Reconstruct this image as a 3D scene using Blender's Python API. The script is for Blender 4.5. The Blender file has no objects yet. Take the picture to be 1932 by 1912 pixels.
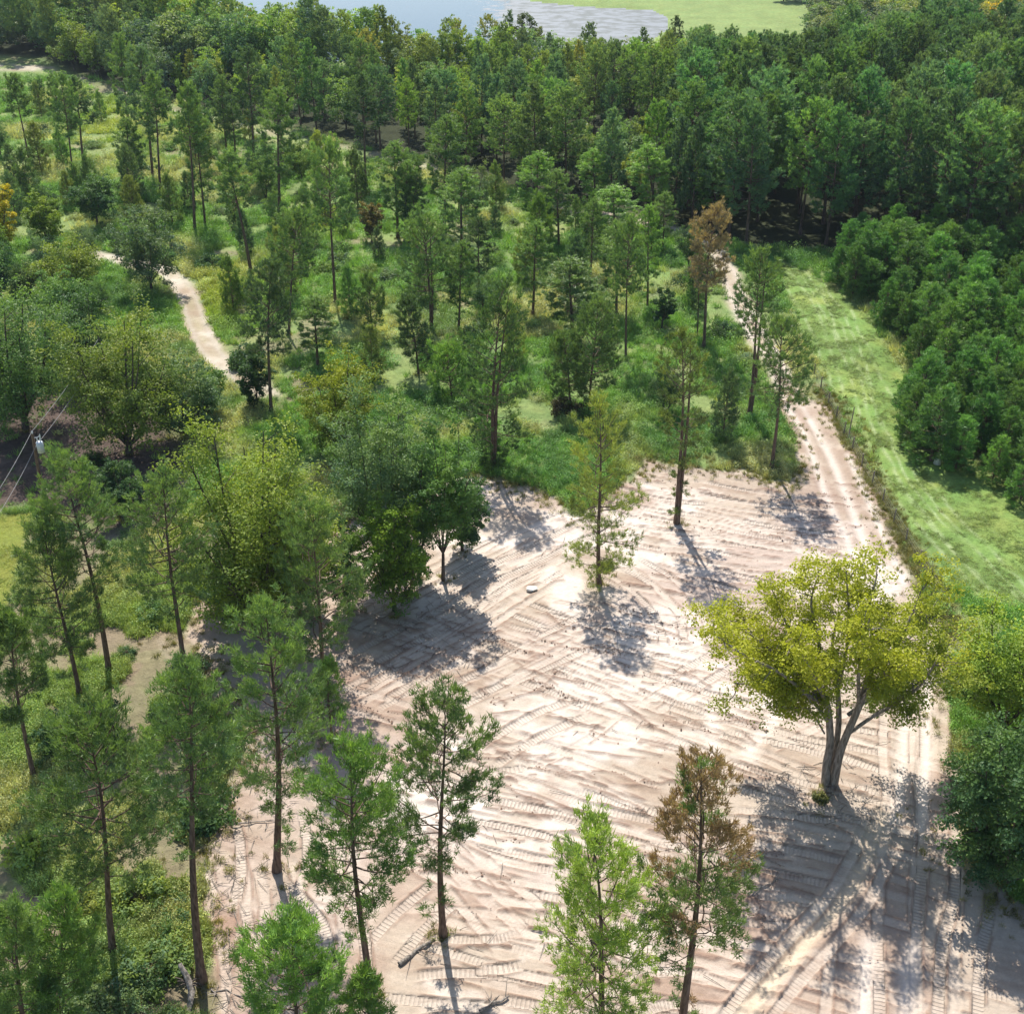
import bpy, math, random
import numpy as np
from mathutils import Vector

R = math.radians
random.seed(11)
rng = np.random.default_rng(11)
sc = bpy.context.scene
COL = sc.collection

# ------------------------------------------------------------------ camera
CAM_H = 52.0
FPX = 2192.0                      # focal length in units where the picture is 1932 wide
TH = math.atan(1356.0 / FPX)      # downward pitch
cam_d = bpy.data.cameras.new('drone_camera')
cam_d.sensor_width = 36
cam_d.lens = 36 * FPX / 1932
cam_d.clip_start = 0.5
cam_d.clip_end = 9000
cam = bpy.data.objects.new('drone_camera', cam_d)
cam.location = (0, 0, CAM_H)
cam.rotation_euler = (math.pi / 2 - TH, 0, 0)
COL.objects.link(cam)
sc.camera = cam

# ------------------------------------------------------------------ sky, sun, exposure
SUN_EL, SUN_AZ = R(55), R(-11)    # ahead of the camera, a little to the left
world = bpy.data.worlds.new('World')
sc.world = world
world.use_nodes = True
wn = world.node_tree
wn.nodes.clear()
sky = wn.nodes.new('ShaderNodeTexSky')
sky.sky_type = 'NISHITA'
sky.sun_disc = False
sky.sun_elevation = SUN_EL
sky.sun_rotation = SUN_AZ
sky.air_density = 1.0
sky.dust_density = 1.0
bg = wn.nodes.new('ShaderNodeBackground')
bg.inputs['Strength'].default_value = 0.135
wo = wn.nodes.new('ShaderNodeOutputWorld')
wn.links.new(sky.outputs[0], bg.inputs['Color'])
wn.links.new(bg.outputs[0], wo.inputs['Surface'])

sun_d = bpy.data.lights.new('sun', 'SUN')
sun_d.energy = 5.0
sun_d.angle = R(0.53)
sun_d.color = (1.0, 0.95, 0.87)
sun = bpy.data.objects.new('sun', sun_d)
sdir = Vector((math.sin(SUN_AZ) * math.cos(SUN_EL), math.cos(SUN_AZ) * math.cos(SUN_EL), math.sin(SUN_EL)))
sun.rotation_euler = sdir.to_track_quat('Z', 'Y').to_euler()
sun.location = sdir * 200
COL.objects.link(sun)

sc.view_settings.view_transform = 'Standard'
sc.view_settings.look = 'None'
sc.view_settings.exposure = 0.55
sc.view_settings.gamma = 1.0
sc.view_settings.use_curve_mapping = False
sc.cycles.max_bounces = 6
sc.cycles.diffuse_bounces = 3
sc.cycles.transmission_bounces = 4
sc.cycles.glossy_bounces = 2

# ------------------------------------------------------------------ plan coordinates
ST, CT = math.sin(TH), math.cos(TH)

def G(x, y, z=0.0):
    """surveyed plan position of a spot on the ground (metres)"""
    u = (x - 966) / FPX
    v = -(y - 956) / FPX
    rz = -ST + v * CT
    t = (z - CAM_H) / rz
    return np.array([t * u, t * (CT + v * ST), z])

def GP(pts):
    return np.array([G(x, y)[:2] for x, y in pts])

def reach(bx, by, tx, ty, z0=0.0):
    """height and sideways lean of a tree"""
    B = G(bx, by, z0)
    u = (tx - 966) / FPX
    v = -(ty - 956) / FPX
    t = B[1] / (CT + v * ST)
    return CAM_H + t * (-ST + v * CT) - z0, t * u - B[0]

def depth(Y, z=0.0):
    return (CAM_H - z) * ST + Y * CT

# ------------------------------------------------------------------ noise
def _lat(seed, n=256):
    return np.random.default_rng(seed).random((n, n))
_LATS = {}
def vnoise(x, y, scale, seed=0):
    if seed not in _LATS:
        _LATS[seed] = _lat(seed)
    L = _LATS[seed]
    xs = np.asarray(x) / scale + 1000.37
    ys = np.asarray(y) / scale + 1000.73
    xi = np.floor(xs).astype(np.int64); yi = np.floor(ys).astype(np.int64)
    fx = xs - xi; fy = ys - yi
    fx = fx * fx * (3 - 2 * fx); fy = fy * fy * (3 - 2 * fy)
    a = L[xi % 256, yi % 256]; b = L[(xi + 1) % 256, yi % 256]
    c = L[xi % 256, (yi + 1) % 256]; d = L[(xi + 1) % 256, (yi + 1) % 256]
    return (a * (1 - fx) + b * fx) * (1 - fy) + (c * (1 - fx) + d * fx) * fy
def fbm(x, y, scale, seed=0, octs=4):
    s = 0; w = 1; t = 0
    for k in range(octs):
        s = s + w * vnoise(x, y, scale / 2 ** k, seed + k)
        t += w; w *= 0.55
    return s / t
def sstep(a, b, x):
    t = np.clip((x - a) / (b - a), 0, 1)
    return t * t * (3 - 2 * t)

def seg_dist(px, py, poly, closed):
    """distance to a polyline, arc length at the nearest point and signed side"""
    P = poly if not closed else np.vstack([poly, poly[:1]])
    best = np.full(px.shape, 1e9); arc = np.zeros(px.shape); side = np.zeros(px.shape)
    s0 = 0.0
    for a, b in zip(P[:-1], P[1:]):
        d = b - a; L = math.hypot(*d)
        if L < 1e-6: continue
        t = np.clip(((px - a[0]) * d[0] + (py - a[1]) * d[1]) / (L * L), 0, 1)
        dx = px - (a[0] + t * d[0]); dy = py - (a[1] + t * d[1])
        q = np.hypot(dx, dy)
        m = q < best
        best[m] = q[m]
        if not closed:
            arc[m] = s0 + (t * L)[m]
            side[m] = (((px - a[0]) * d[1] - (py - a[1]) * d[0]) / L)[m]
        s0 += L
    return best, arc, side
def inside(px, py, poly):
    r = np.zeros(px.shape, bool)
    n = len(poly)
    for i in range(n):
        x1, y1 = poly[i]; x2, y2 = poly[(i + 1) % n]
        if y1 == y2: continue
        c = ((y1 > py) != (y2 > py)) & (px < (x2 - x1) * (py - y1) / (y2 - y1) + x1)
        r ^= c
    return r
def sdf(px, py, poly):
    """positive inside"""
    d, _, _ = seg_dist(px, py, poly, True)
    return np.where(inside(px, py, poly), d, -d)
def smooth_line(pts, n=6):
    P = np.array(pts, float); out = []
    for i in range(len(P) - 1):
        p0 = P[max(i - 1, 0)]; p1 = P[i]; p2 = P[i + 1]; p3 = P[min(i + 2, len(P) - 1)]
        for k in range(n):
            t = k / n
            out.append(0.5 * ((2 * p1) + (-p0 + p2) * t + (2 * p0 - 5 * p1 + 4 * p2 - p3) * t * t + (-p0 + 3 * p1 - 3 * p2 + p3) * t ** 3))
    out.append(P[-1])
    return np.array(out)

# ------------------------------------------------------------------ plan of the place
DIRT = GP([(300, 2300), (385, 1960), (395, 1800), (375, 1700), (395, 1560), (420, 1470), (470, 1400), (420, 1330), (385, 1260),
           (350, 1190), (370, 1130), (480, 1150), (560, 1080), (640, 1000), (760, 935), (860, 900), (930, 905), (1000, 925), (1055, 940),
           (1085, 975), (1125, 950), (1180, 905), (1215, 868), (1262, 878), (1330, 880), (1400, 885), (1450, 905), (1490, 912),
           (1505, 880), (1500, 830), (1480, 790), (1462, 750), (1500, 735), (1560, 760), (1605, 830), (1655, 930), (1695, 1030),
           (1735, 1090), (1785, 1230), (1800, 1400), (1815, 1600), (1860, 1690), (1960, 1740), (2150, 1800), (2400, 2300)])
LITTER = GP([(-120, 760), (160, 735), (330, 790), (370, 900), (330, 1000), (200, 1015), (60, 965), (-120, 985)])
LAWN = GP([(-160, 985), (0, 978), (66, 972), (46, 1060), (22, 1150), (-160, 1230)])
STRIP = GP([(1455, 490), (1560, 540), (1640, 600), (1700, 700), (1800, 850), (2100, 950), (2100, 1180), (1900, 1150), (1830, 1130), (1770, 1085),
            (1725, 1015), (1672, 910), (1625, 810), (1560, 720), (1510, 640), (1478, 560)])
POND = GP([(330, -60), (700, -85), (900, -40), (1000, -2), (1100, 8), (1230, 15), (1262, 30), (1262, 52), (1190, 100), (900, 118),
           (600, 112), (450, 80), (360, 10)])
FOREST = GP([(-140, -70), (340, -70), (350, 50), (450, 100), (600, 128), (900, 132), (1180, 122), (1260, 125), (1400, 135), (1500, 112),
             (1540, 60), (1556, -70), (2150, -70), (2150, 640), (1960, 560), (1900, 520), (1720, 468), (1570, 478), (1430, 470), (1335, 452),
             (1262, 424), (1120, 394), (1010, 368), (900, 342), (800, 298), (720, 292), (640, 268), (560, 243), (450, 216), (300, 188),
             (200, 160), (160, 146), (90, 112), (-140, 96)])
PLANT = GP([(1570, 560), (1560, 500), (1640, 486), (1800, 480), (1960, 530), (2120, 560), (2120, 1010), (1990, 985), (1900, 950), (1850, 905), (1775, 885),
            (1712, 850), (1702, 800), (1718, 720), (1675, 650), (1640, 590)])
TRAILS = [
    (GP([(170, 480), (235, 497), (310, 512), (350, 555), (375, 620), (400, 670), (450, 712), (500, 745)]), 2.9),
    (GP([(-160, 128), (60, 131), (160, 156), (280, 198), (440, 236), (520, 256), (640, 283), (730, 303), (810, 322)]), 3.6),
    (GP([(1060, 400), (1160, 412), (1250, 432), (1305, 449), (1350, 482), (1376, 525), (1395, 575), (1422, 625), (1455, 680), (1485, 740), (1510, 790)]), 2.8),
    (GP([(262, 800), (225, 900), (222, 1000), (268, 1090), (310, 1180), (350, 1270)]), 1.2),
    (GP([(-60, 1600), (10, 1480), (70, 1390), (105, 1310), (150, 1220), (205, 1130)]), 1.1),
    (GP([(-160, 128), (-60, 130), (40, 131), (105, 138)]), 6.5),
]
TRAILS = [(smooth_line(p, 4), w) for p, w in TRAILS]

def base_height(x, y):
    """gentle lie of the land: the meadow stands a little above the scraped ground"""
    x = np.asarray(x, float); y = np.asarray(y, float)
    d = sdf(x, y, DIRT)
    h = 0.35 * sstep(0.6, -2.5, d + 0.8 * (fbm(x, y, 3, 5) - .5))
    h = h + 0.5 * (fbm(x, y, 22, 9, 2) - .5)
    bank = np.exp(-((d - 0.6) / 1.2) ** 2) * 0.28 * fbm(x, y, 2.2, 31, 3)
    h = h + bank
    p = sdf(x, y, POND)
    return h * sstep(0, -8, p) - 0.6 * sstep(-2, 1, p)

# ------------------------------------------------------------------ mesh helpers
def mesh_from(name, verts, tris=None, quads=None, smooth=False, attrs=None):
    me = bpy.data.meshes.new(name)
    verts = np.asarray(verts, np.float32).reshape(-1, 3)
    fs = []; sizes = []
    if quads is not None and len(quads):
        fs.append(np.asarray(quads, np.int32).reshape(-1)); sizes.append(np.full(len(quads), 4, np.int32))
    if tris is not None and len(tris):
        fs.append(np.asarray(tris, np.int32).reshape(-1)); sizes.append(np.full(len(tris), 3, np.int32))
    idx = np.concatenate(fs); sz = np.concatenate(sizes)
    me.vertices.add(len(verts)); me.vertices.foreach_set('co', verts.reshape(-1))
    me.loops.add(len(idx)); me.loops.foreach_set('vertex_index', idx)
    me.polygons.add(len(sz))
    me.polygons.foreach_set('loop_start', np.concatenate([[0], np.cumsum(sz)[:-1]]).astype(np.int32))
    me.update(calc_edges=True)
    me.polygons.foreach_set('use_smooth', np.full(len(sz), smooth))
    for k, a in (attrs or {}).items():
        a = np.asarray(a, np.float32)
        if a.ndim == 1:
            at = me.attributes.new(k, 'FLOAT', 'POINT'); at.data.foreach_set('value', a)
        else:
            if a.shape[1] == 3: a = np.hstack([a, np.ones((len(a), 1), np.float32)])
            at = me.attributes.new(k, 'FLOAT_COLOR', 'POINT'); at.data.foreach_set('color', a.reshape(-1))
    me.validate()
    return me

class Wood:
    """collects tapered tubes into one mesh"""
    def __init__(s): s.v = []; s.q = []; s.n = 0
    def tube(s, pts, rad, sides=6, cap=True):
        P = np.asarray(pts, float); n = len(P)
        T = np.gradient(P, axis=0); T /= np.linalg.norm(T, axis=1)[:, None] + 1e-9
        ref = np.array([0.31, 0.95, 0.05])
        A = np.cross(T, ref); A /= np.linalg.norm(A, axis=1)[:, None] + 1e-9
        B = np.cross(T, A)
        an = np.arange(sides) * 2 * math.pi / sides
        ring = A[:, None, :] * np.cos(an)[None, :, None] + B[:, None, :] * np.sin(an)[None, :, None]
        V = P[:, None, :] + ring * np.asarray(rad)[:, None, None]
        s.v.append(V.reshape(-1, 3))
        i = np.arange(n - 1)[:, None] * sides; k = np.arange(sides)[None, :]; k2 = (k + 1) % sides
        s.q.append(np.stack([i + k, i + k2, i + sides + k2, i + sides + k], -1).reshape(-1, 4) + s.n)
        s.n += n * sides
    def mesh(s, name, mat):
        me = mesh_from(name, np.concatenate(s.v), quads=np.concatenate(s.q), smooth=True)
        me.materials.append(mat)
        return me

def unit(a):
    return a / (np.linalg.norm(a, axis=-1, keepdims=True) + 1e-9)

def blades(P, D, ln, w, r):
    """narrow triangles at P pointing along D"""
    D = unit(D)
    S = unit(np.cross(D, unit(r.normal(size=D.shape))))
    a = P - S * (w / 2)[:, None]; b = P + S * (w / 2)[:, None]; c = P + D * ln[:, None]
    return np.stack([a, b, c], 1).reshape(-1, 3)
def leaves(P, N, size, r, asp=0.6):
    """diamond leaves at P facing N"""
    N = unit(N)
    U = unit(np.cross(N, unit(r.normal(size=N.shape)))); W = np.cross(N, U)
    s = size[:, None]
    a = P - U * s * .5; b = P + W * s * asp * .5 + N * s * .08; c = P + U * s * .5; d = P - W * s * asp * .5 + N * s * .08
    return np.stack([a, b, c, d], 1).reshape(-1, 3)

def foliage_mesh(name, mat, tri=None, quad=None, tint=None, rust=None):
    if tri is not None:
        f = np.arange(len(tri)).reshape(-1, 3)
        me = mesh_from(name, tri, tris=f, attrs={'tint': tint})
    else:
        f = np.arange(len(quad)).reshape(-1, 4)
        me = mesh_from(name, quad, quads=f, attrs={'tint': tint})
    if rust is not None:
        a = me.attributes.new('rust', 'FLOAT', 'POINT'); a.data.foreach_set('value', np.asarray(rust, np.float32))
    me.materials.append(mat)
    return me

# ------------------------------------------------------------------ materials
def new_mat(name):
    m = bpy.data.materials.new(name); m.use_nodes = True
    nt = m.node_tree; nt.nodes.clear()
    return m, nt, nt.nodes, nt.links
def N(nt, t, **kw):
    n = nt.nodes.new(t)
    for k, v in kw.items(): setattr(n, k, v)
    return n
def mixc(nt, fac, a, b, mode='MIX'):
    n = nt.nodes.new('ShaderNodeMix'); n.data_type = 'RGBA'; n.blend_type = mode
    for s, v in ((0, fac), (6, a), (7, b)):
        if isinstance(v, (int, float)): n.inputs[s].default_value = v
        elif isinstance(v, tuple): n.inputs[s].default_value = (*v, 1)
        else: nt.links.new(v, n.inputs[s])
    return n.outputs[2]
def mth(nt, op, a, b=None, c=None):
    n = nt.nodes.new('ShaderNodeMath'); n.operation = op
    for s, v in enumerate((a, b, c)):
        if v is None: continue
        if isinstance(v, (int, float)): n.inputs[s].default_value = v
        else: nt.links.new(v, n.inputs[s])
    return n.outputs[0]

def foliage_mat(name, source='object', trans=0.42, rough=0.48, spec=.22, yellow=(1.6, 1.25, 0.7), cool=(0.6, 0.78, 0.95)):
    m, nt, ns, lk = new_mat(name)
    if source == 'object':
        oi = N(nt, 'ShaderNodeObjectInfo'); colr = oi.outputs['Color']; rnd = oi.outputs['Random']
    else:
        a = N(nt, 'ShaderNodeAttribute', attribute_name='gcol', attribute_type='INSTANCER'); colr = a.outputs['Color']
        rnd = N(nt, 'ShaderNodeObjectInfo').outputs['Random']
    at = N(nt, 'ShaderNodeAttribute', attribute_name='tint')
    t = at.outputs['Fac']
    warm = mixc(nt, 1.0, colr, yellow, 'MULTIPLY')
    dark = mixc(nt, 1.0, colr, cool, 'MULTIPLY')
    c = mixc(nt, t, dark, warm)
    ru = N(nt, 'ShaderNodeAttribute', attribute_name='rust')
    c = mixc(nt, mth(nt, 'MULTIPLY', ru.outputs['Fac'], .85), c, (.32, .19, .11))
    tc = N(nt, 'ShaderNodeTexCoord')
    no = N(nt, 'ShaderNodeTexNoise'); no.inputs['Scale'].default_value = 1.3; no.inputs['Detail'].default_value = 2
    lk.new(tc.outputs['Object'], no.inputs['Vector'])
    br = mth(nt, 'MULTIPLY_ADD', no.outputs[0], 0.9, 0.55)
    rb = mth(nt, 'MULTIPLY_ADD', rnd, 0.3, 0.85)
    br = mth(nt, 'MULTIPLY', br, rb)
    hs = N(nt, 'ShaderNodeHueSaturation'); lk.new(c, hs.inputs['Color']); lk.new(br, hs.inputs['Value'])
    c = hs.outputs[0]
    pb = N(nt, 'ShaderNodeBsdfPrincipled'); pb.inputs['Roughness'].default_value = rough
    pb.inputs['Specular IOR Level'].default_value = spec
    lk.new(c, pb.inputs['Base Color'])
    tr = N(nt, 'ShaderNodeBsdfTranslucent')
    lk.new(mixc(nt, 1.0, c, (1.2, 1.25, .65), 'MULTIPLY'), tr.inputs['Color'])
    mx = N(nt, 'ShaderNodeMixShader'); mx.inputs[0].default_value = trans
    lk.new(pb.outputs[0], mx.inputs[1]); lk.new(tr.outputs[0], mx.inputs[2])
    o = N(nt, 'ShaderNodeOutputMaterial'); lk.new(mx.outputs[0], o.inputs['Surface'])
    return m

def bark_mat(name, a, b, scale=3.0):
    m, nt, ns, lk = new_mat(name)
    tc = N(nt, 'ShaderNodeTexCoord')
    mp = N(nt, 'ShaderNodeMapping'); mp.inputs['Scale'].default_value = (3, 3, 0.6)
    lk.new(tc.outputs['Object'], mp.inputs['Vector'])
    no = N(nt, 'ShaderNodeTexNoise'); no.inputs['Scale'].default_value = scale; no.inputs['Detail'].default_value = 5
    lk.new(mp.outputs[0], no.inputs['Vector'])
    cr = N(nt, 'ShaderNodeValToRGB'); cr.color_ramp.elements[0].position = .35; cr.color_ramp.elements[1].position = .65
    cr.color_ramp.elements[0].color = (*a, 1); cr.color_ramp.elements[1].color = (*b, 1)
    lk.new(no.outputs[0], cr.inputs[0])
    pb = N(nt, 'ShaderNodeBsdfPrincipled'); pb.inputs['Roughness'].default_value = .9
    pb.inputs['Specular IOR Level'].default_value = 0.2
    lk.new(cr.outputs[0], pb.inputs['Base Color'])
    bp = N(nt, 'ShaderNodeBump'); bp.inputs['Strength'].default_value = .7; bp.inputs['Distance'].default_value = .05
    lk.new(no.outputs[0], bp.inputs['Height']); lk.new(bp.outputs[0], pb.inputs['Normal'])
    o = N(nt, 'ShaderNodeOutputMaterial'); lk.new(pb.outputs[0], o.inputs['Surface'])
    return m

def plain_mat(name, col, rough=.6, metal=0):
    m, nt, ns, lk = new_mat(name)
    tc = N(nt, 'ShaderNodeTexCoord')
    no = N(nt, 'ShaderNodeTexNoise'); no.inputs['Scale'].default_value = 9; no.inputs['Detail'].default_value = 4
    lk.new(tc.outputs['Object'], no.inputs['Vector'])
    f = mth(nt, 'MULTIPLY_ADD', no.outputs[0], .5, .75)
    hs = N(nt, 'ShaderNodeHueSaturation'); hs.inputs['Color'].default_value = (*col, 1); lk.new(f, hs.inputs['Value'])
    pb = N(nt, 'ShaderNodeBsdfPrincipled'); pb.inputs['Roughness'].default_value = rough; pb.inputs['Metallic'].default_value = metal
    lk.new(hs.outputs[0], pb.inputs['Base Color'])
    o = N(nt, 'ShaderNodeOutputMaterial'); lk.new(pb.outputs[0], o.inputs['Surface'])
    return m

def soil_mat():
    m, nt, ns, lk = new_mat('soil')
    tc = N(nt, 'ShaderNodeTexCoord')
    col = N(nt, 'ShaderNodeAttribute', attribute_name='Col')
    trm = N(nt, 'ShaderNodeAttribute', attribute_name='track_mask')
    trs = N(nt, 'ShaderNodeAttribute', attribute_name='track_run')
    n1 = N(nt, 'ShaderNodeTexNoise'); n1.inputs['Scale'].default_value = 2.2; n1.inputs['Detail'].default_value = 8; n1.inputs['Roughness'].default_value = .65
    n2 = N(nt, 'ShaderNodeTexNoise'); n2.inputs['Scale'].default_value = 9.0; n2.inputs['Detail'].default_value = 6; n2.inputs['Roughness'].default_value = .7
    for n in (n1, n2): lk.new(tc.outputs['Object'], n.inputs['Vector'])
    # grouser prints: pressed bars across the track
    ph = mth(nt, 'MULTIPLY', trs.outputs['Fac'], 2 * math.pi / 0.23)
    wob = mth(nt, 'MULTIPLY', n2.outputs[0], 1.6)
    sn = mth(nt, 'SINE', mth(nt, 'ADD', ph, wob))
    bar = N(nt, 'ShaderNodeMapRange'); bar.interpolation_type = 'SMOOTHSTEP'
    bar.inputs['From Min'].default_value = .15; bar.inputs['From Max'].default_value = .85
    lk.new(sn, bar.inputs['Value'])
    barm = mth(nt, 'MULTIPLY', bar.outputs[0], trm.outputs['Fac'])
    v = mth(nt, 'MULTIPLY_ADD', n1.outputs[0], .5, .75)
    v2 = mth(nt, 'MULTIPLY_ADD', n2.outputs[0], .45, .78)
    v = mth(nt, 'MULTIPLY', v, v2)
    v = mth(nt, 'MULTIPLY', v, mth(nt, 'MULTIPLY_ADD', barm, -.17, 1.0))  # pressed bars also darkened in colour, standing in for groove shade
    hs = N(nt, 'ShaderNodeHueSaturation'); lk.new(col.outputs['Color'], hs.inputs['Color']); lk.new(v, hs.inputs['Value'])
    pb = N(nt, 'ShaderNodeBsdfPrincipled'); pb.inputs['Roughness'].default_value = .95; pb.inputs['Specular IOR Level'].default_value = .15
    lk.new(hs.outputs[0], pb.inputs['Base Color'])
    b1 = N(nt, 'ShaderNodeBump'); b1.inputs['Strength'].default_value = 1; b1.inputs['Distance'].default_value = .06
    lk.new(n1.outputs[0], b1.inputs['Height'])
    b2 = N(nt, 'ShaderNodeBump'); b2.inputs['Strength'].default_value = 1; b2.inputs['Distance'].default_value = .04
    b2.invert = True
    lk.new(mth(nt, 'ADD', barm, mth(nt, 'MULTIPLY', n2.outputs[0], .8)), b2.inputs['Height']); lk.new(b1.outputs[0], b2.inputs['Normal'])
    lk.new(b2.outputs[0], pb.inputs['Normal'])
    o = N(nt, 'ShaderNodeOutputMaterial'); lk.new(pb.outputs[0], o.inputs['Surface'])
    return m

def turf_mat(name, scale=1.5, bump=.25):
    m, nt, ns, lk = new_mat(name)
    tc = N(nt, 'ShaderNodeTexCoord')
    col = N(nt, 'ShaderNodeAttribute', attribute_name='Col')
    n1 = N(nt, 'ShaderNodeTexNoise'); n1.inputs['Scale'].default_value = scale; n1.inputs['Detail'].default_value = 9; n1.inputs['Roughness'].default_value = .75
    n2 = N(nt, 'ShaderNodeTexNoise'); n2.inputs['Scale'].default_value = .35; n2.inputs['Detail'].default_value = 4
    for n in (n1, n2): lk.new(tc.outputs['Object'], n.inputs['Vector'])
    v = mth(nt, 'MULTIPLY_ADD', n1.outputs[0], 1.5, .25)
    hs = N(nt, 'ShaderNodeHueSaturation'); lk.new(col.outputs['Color'], hs.inputs['Color']); lk.new(v, hs.inputs['Value'])
    lk.new(mth(nt, 'MULTIPLY_ADD', n2.outputs[0], .06, .47), hs.inputs['Hue'])
    pb = N(nt, 'ShaderNodeBsdfPrincipled'); pb.inputs['Roughness'].default_value = .9; pb.inputs['Specular IOR Level'].default_value = .1
    lk.new(hs.outputs[0], pb.inputs['Base Color'])
    bp = N(nt, 'ShaderNodeBump'); bp.inputs['Strength'].default_value = 1; bp.inputs['Distance'].default_value = bump
    lk.new(n1.outputs[0], bp.inputs['Height']); lk.new(bp.outputs[0], pb.inputs['Normal'])
    o = N(nt, 'ShaderNodeOutputMaterial'); lk.new(pb.outputs[0], o.inputs['Surface'])
    return m

def water_mat():
    m, nt, ns, lk = new_mat('pond_water')
    tc = N(nt, 'ShaderNodeTexCoord')
    film = N(nt, 'ShaderNodeAttribute', attribute_name='film')
    mp = N(nt, 'ShaderNodeMapping'); mp.inputs['Scale'].default_value = (.10, .12, .1)
    lk.new(tc.outputs['Object'], mp.inputs['Vector'])
    n1 = N(nt, 'ShaderNodeTexNoise'); n1.inputs['Scale'].default_value = 2.2; n1.inputs['Detail'].default_value = 7; n1.inputs['Roughness'].default_value = .65
    lk.new(mp.outputs[0], n1.inputs['Vector'])
    n2 = N(nt, 'ShaderNodeTexNoise'); n2.inputs['Scale'].default_value = 3; n2.inputs['Detail'].default_value = 3
    lk.new(tc.outputs['Object'], n2.inputs['Vector'])
    pb = N(nt, 'ShaderNodeBsdfPrincipled'); pb.inputs['Base Color'].default_value = (.03, .05, .06, 1); pb.inputs['Roughness'].default_value = .06
    pb.inputs['IOR'].default_value = 1.33
    bp = N(nt, 'ShaderNodeBump'); bp.inputs['Strength'].default_value = .15; bp.inputs['Distance'].default_value = .05
    lk.new(n2.outputs[0], bp.inputs['Height']); lk.new(bp.outputs[0], pb.inputs['Normal'])
    fl = N(nt, 'ShaderNodeBsdfPrincipled'); fl.inputs['Roughness'].default_value = .55
    cr = N(nt, 'ShaderNodeValToRGB')
    cr.color_ramp.elements[0].position = .42; cr.color_ramp.elements[0].color = (.05, .06, .05, 1)
    cr.color_ramp.elements[1].position = .56; cr.color_ramp.elements[1].color = (.13, .145, .155, 1)
    lk.new(n1.outputs[0], cr.inputs[0]); lk.new(cr.outputs[0], fl.inputs['Base Color'])
    f = mth(nt, 'ADD', film.outputs['Fac'], mth(nt, 'MULTIPLY_ADD', n1.outputs[0], 1.2, -.6))
    mr = N(nt, 'ShaderNodeMapRange'); mr.inputs['From Min'].default_value = .42; mr.inputs['From Max'].default_value = .55
    lk.new(f, mr.inputs['Value'])
    mx = N(nt, 'ShaderNodeMixShader'); lk.new(mr.outputs[0], mx.inputs[0]); lk.new(pb.outputs[0], mx.inputs[1]); lk.new(fl.outputs[0], mx.inputs[2])
    o = N(nt, 'ShaderNodeOutputMaterial'); lk.new(mx.outputs[0], o.inputs['Surface'])
    return m

M_SOIL = soil_mat()
M_TURF = turf_mat('rough_grass')
M_MOWN = turf_mat('mown_grass', 3.0, .1)
M_FLOOR = turf_mat('leaf_litter', 2.0, .2)
M_WATER = water_mat()
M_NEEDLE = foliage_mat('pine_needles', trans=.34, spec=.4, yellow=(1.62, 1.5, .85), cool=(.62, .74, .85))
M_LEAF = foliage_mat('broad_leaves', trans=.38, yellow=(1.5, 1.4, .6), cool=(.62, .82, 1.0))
M_WEED = foliage_mat('weed_leaves', source='instancer', trans=.3, yellow=(1.35, 1.2, .9), cool=(.75, .85, .9))
M_FAR = foliage_mat('far_leaves', source='instancer', trans=.4)
M_PBARK = bark_mat('pine_bark', (.075, .048, .036), (.19, .13, .10))
M_OBARK = bark_mat('pale_bark', (.13, .11, .09), (.33, .29, .25))
M_DBARK = bark_mat('dark_bark', (.05, .04, .033), (.13, .105, .085))

# ------------------------------------------------------------------ the ground
def axis(fine_lo, fine_hi, step, outer):
    f = np.arange(fine_lo, fine_hi, step)
    return np.concatenate([sorted(-np.array(outer)) , f, outer])

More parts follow.
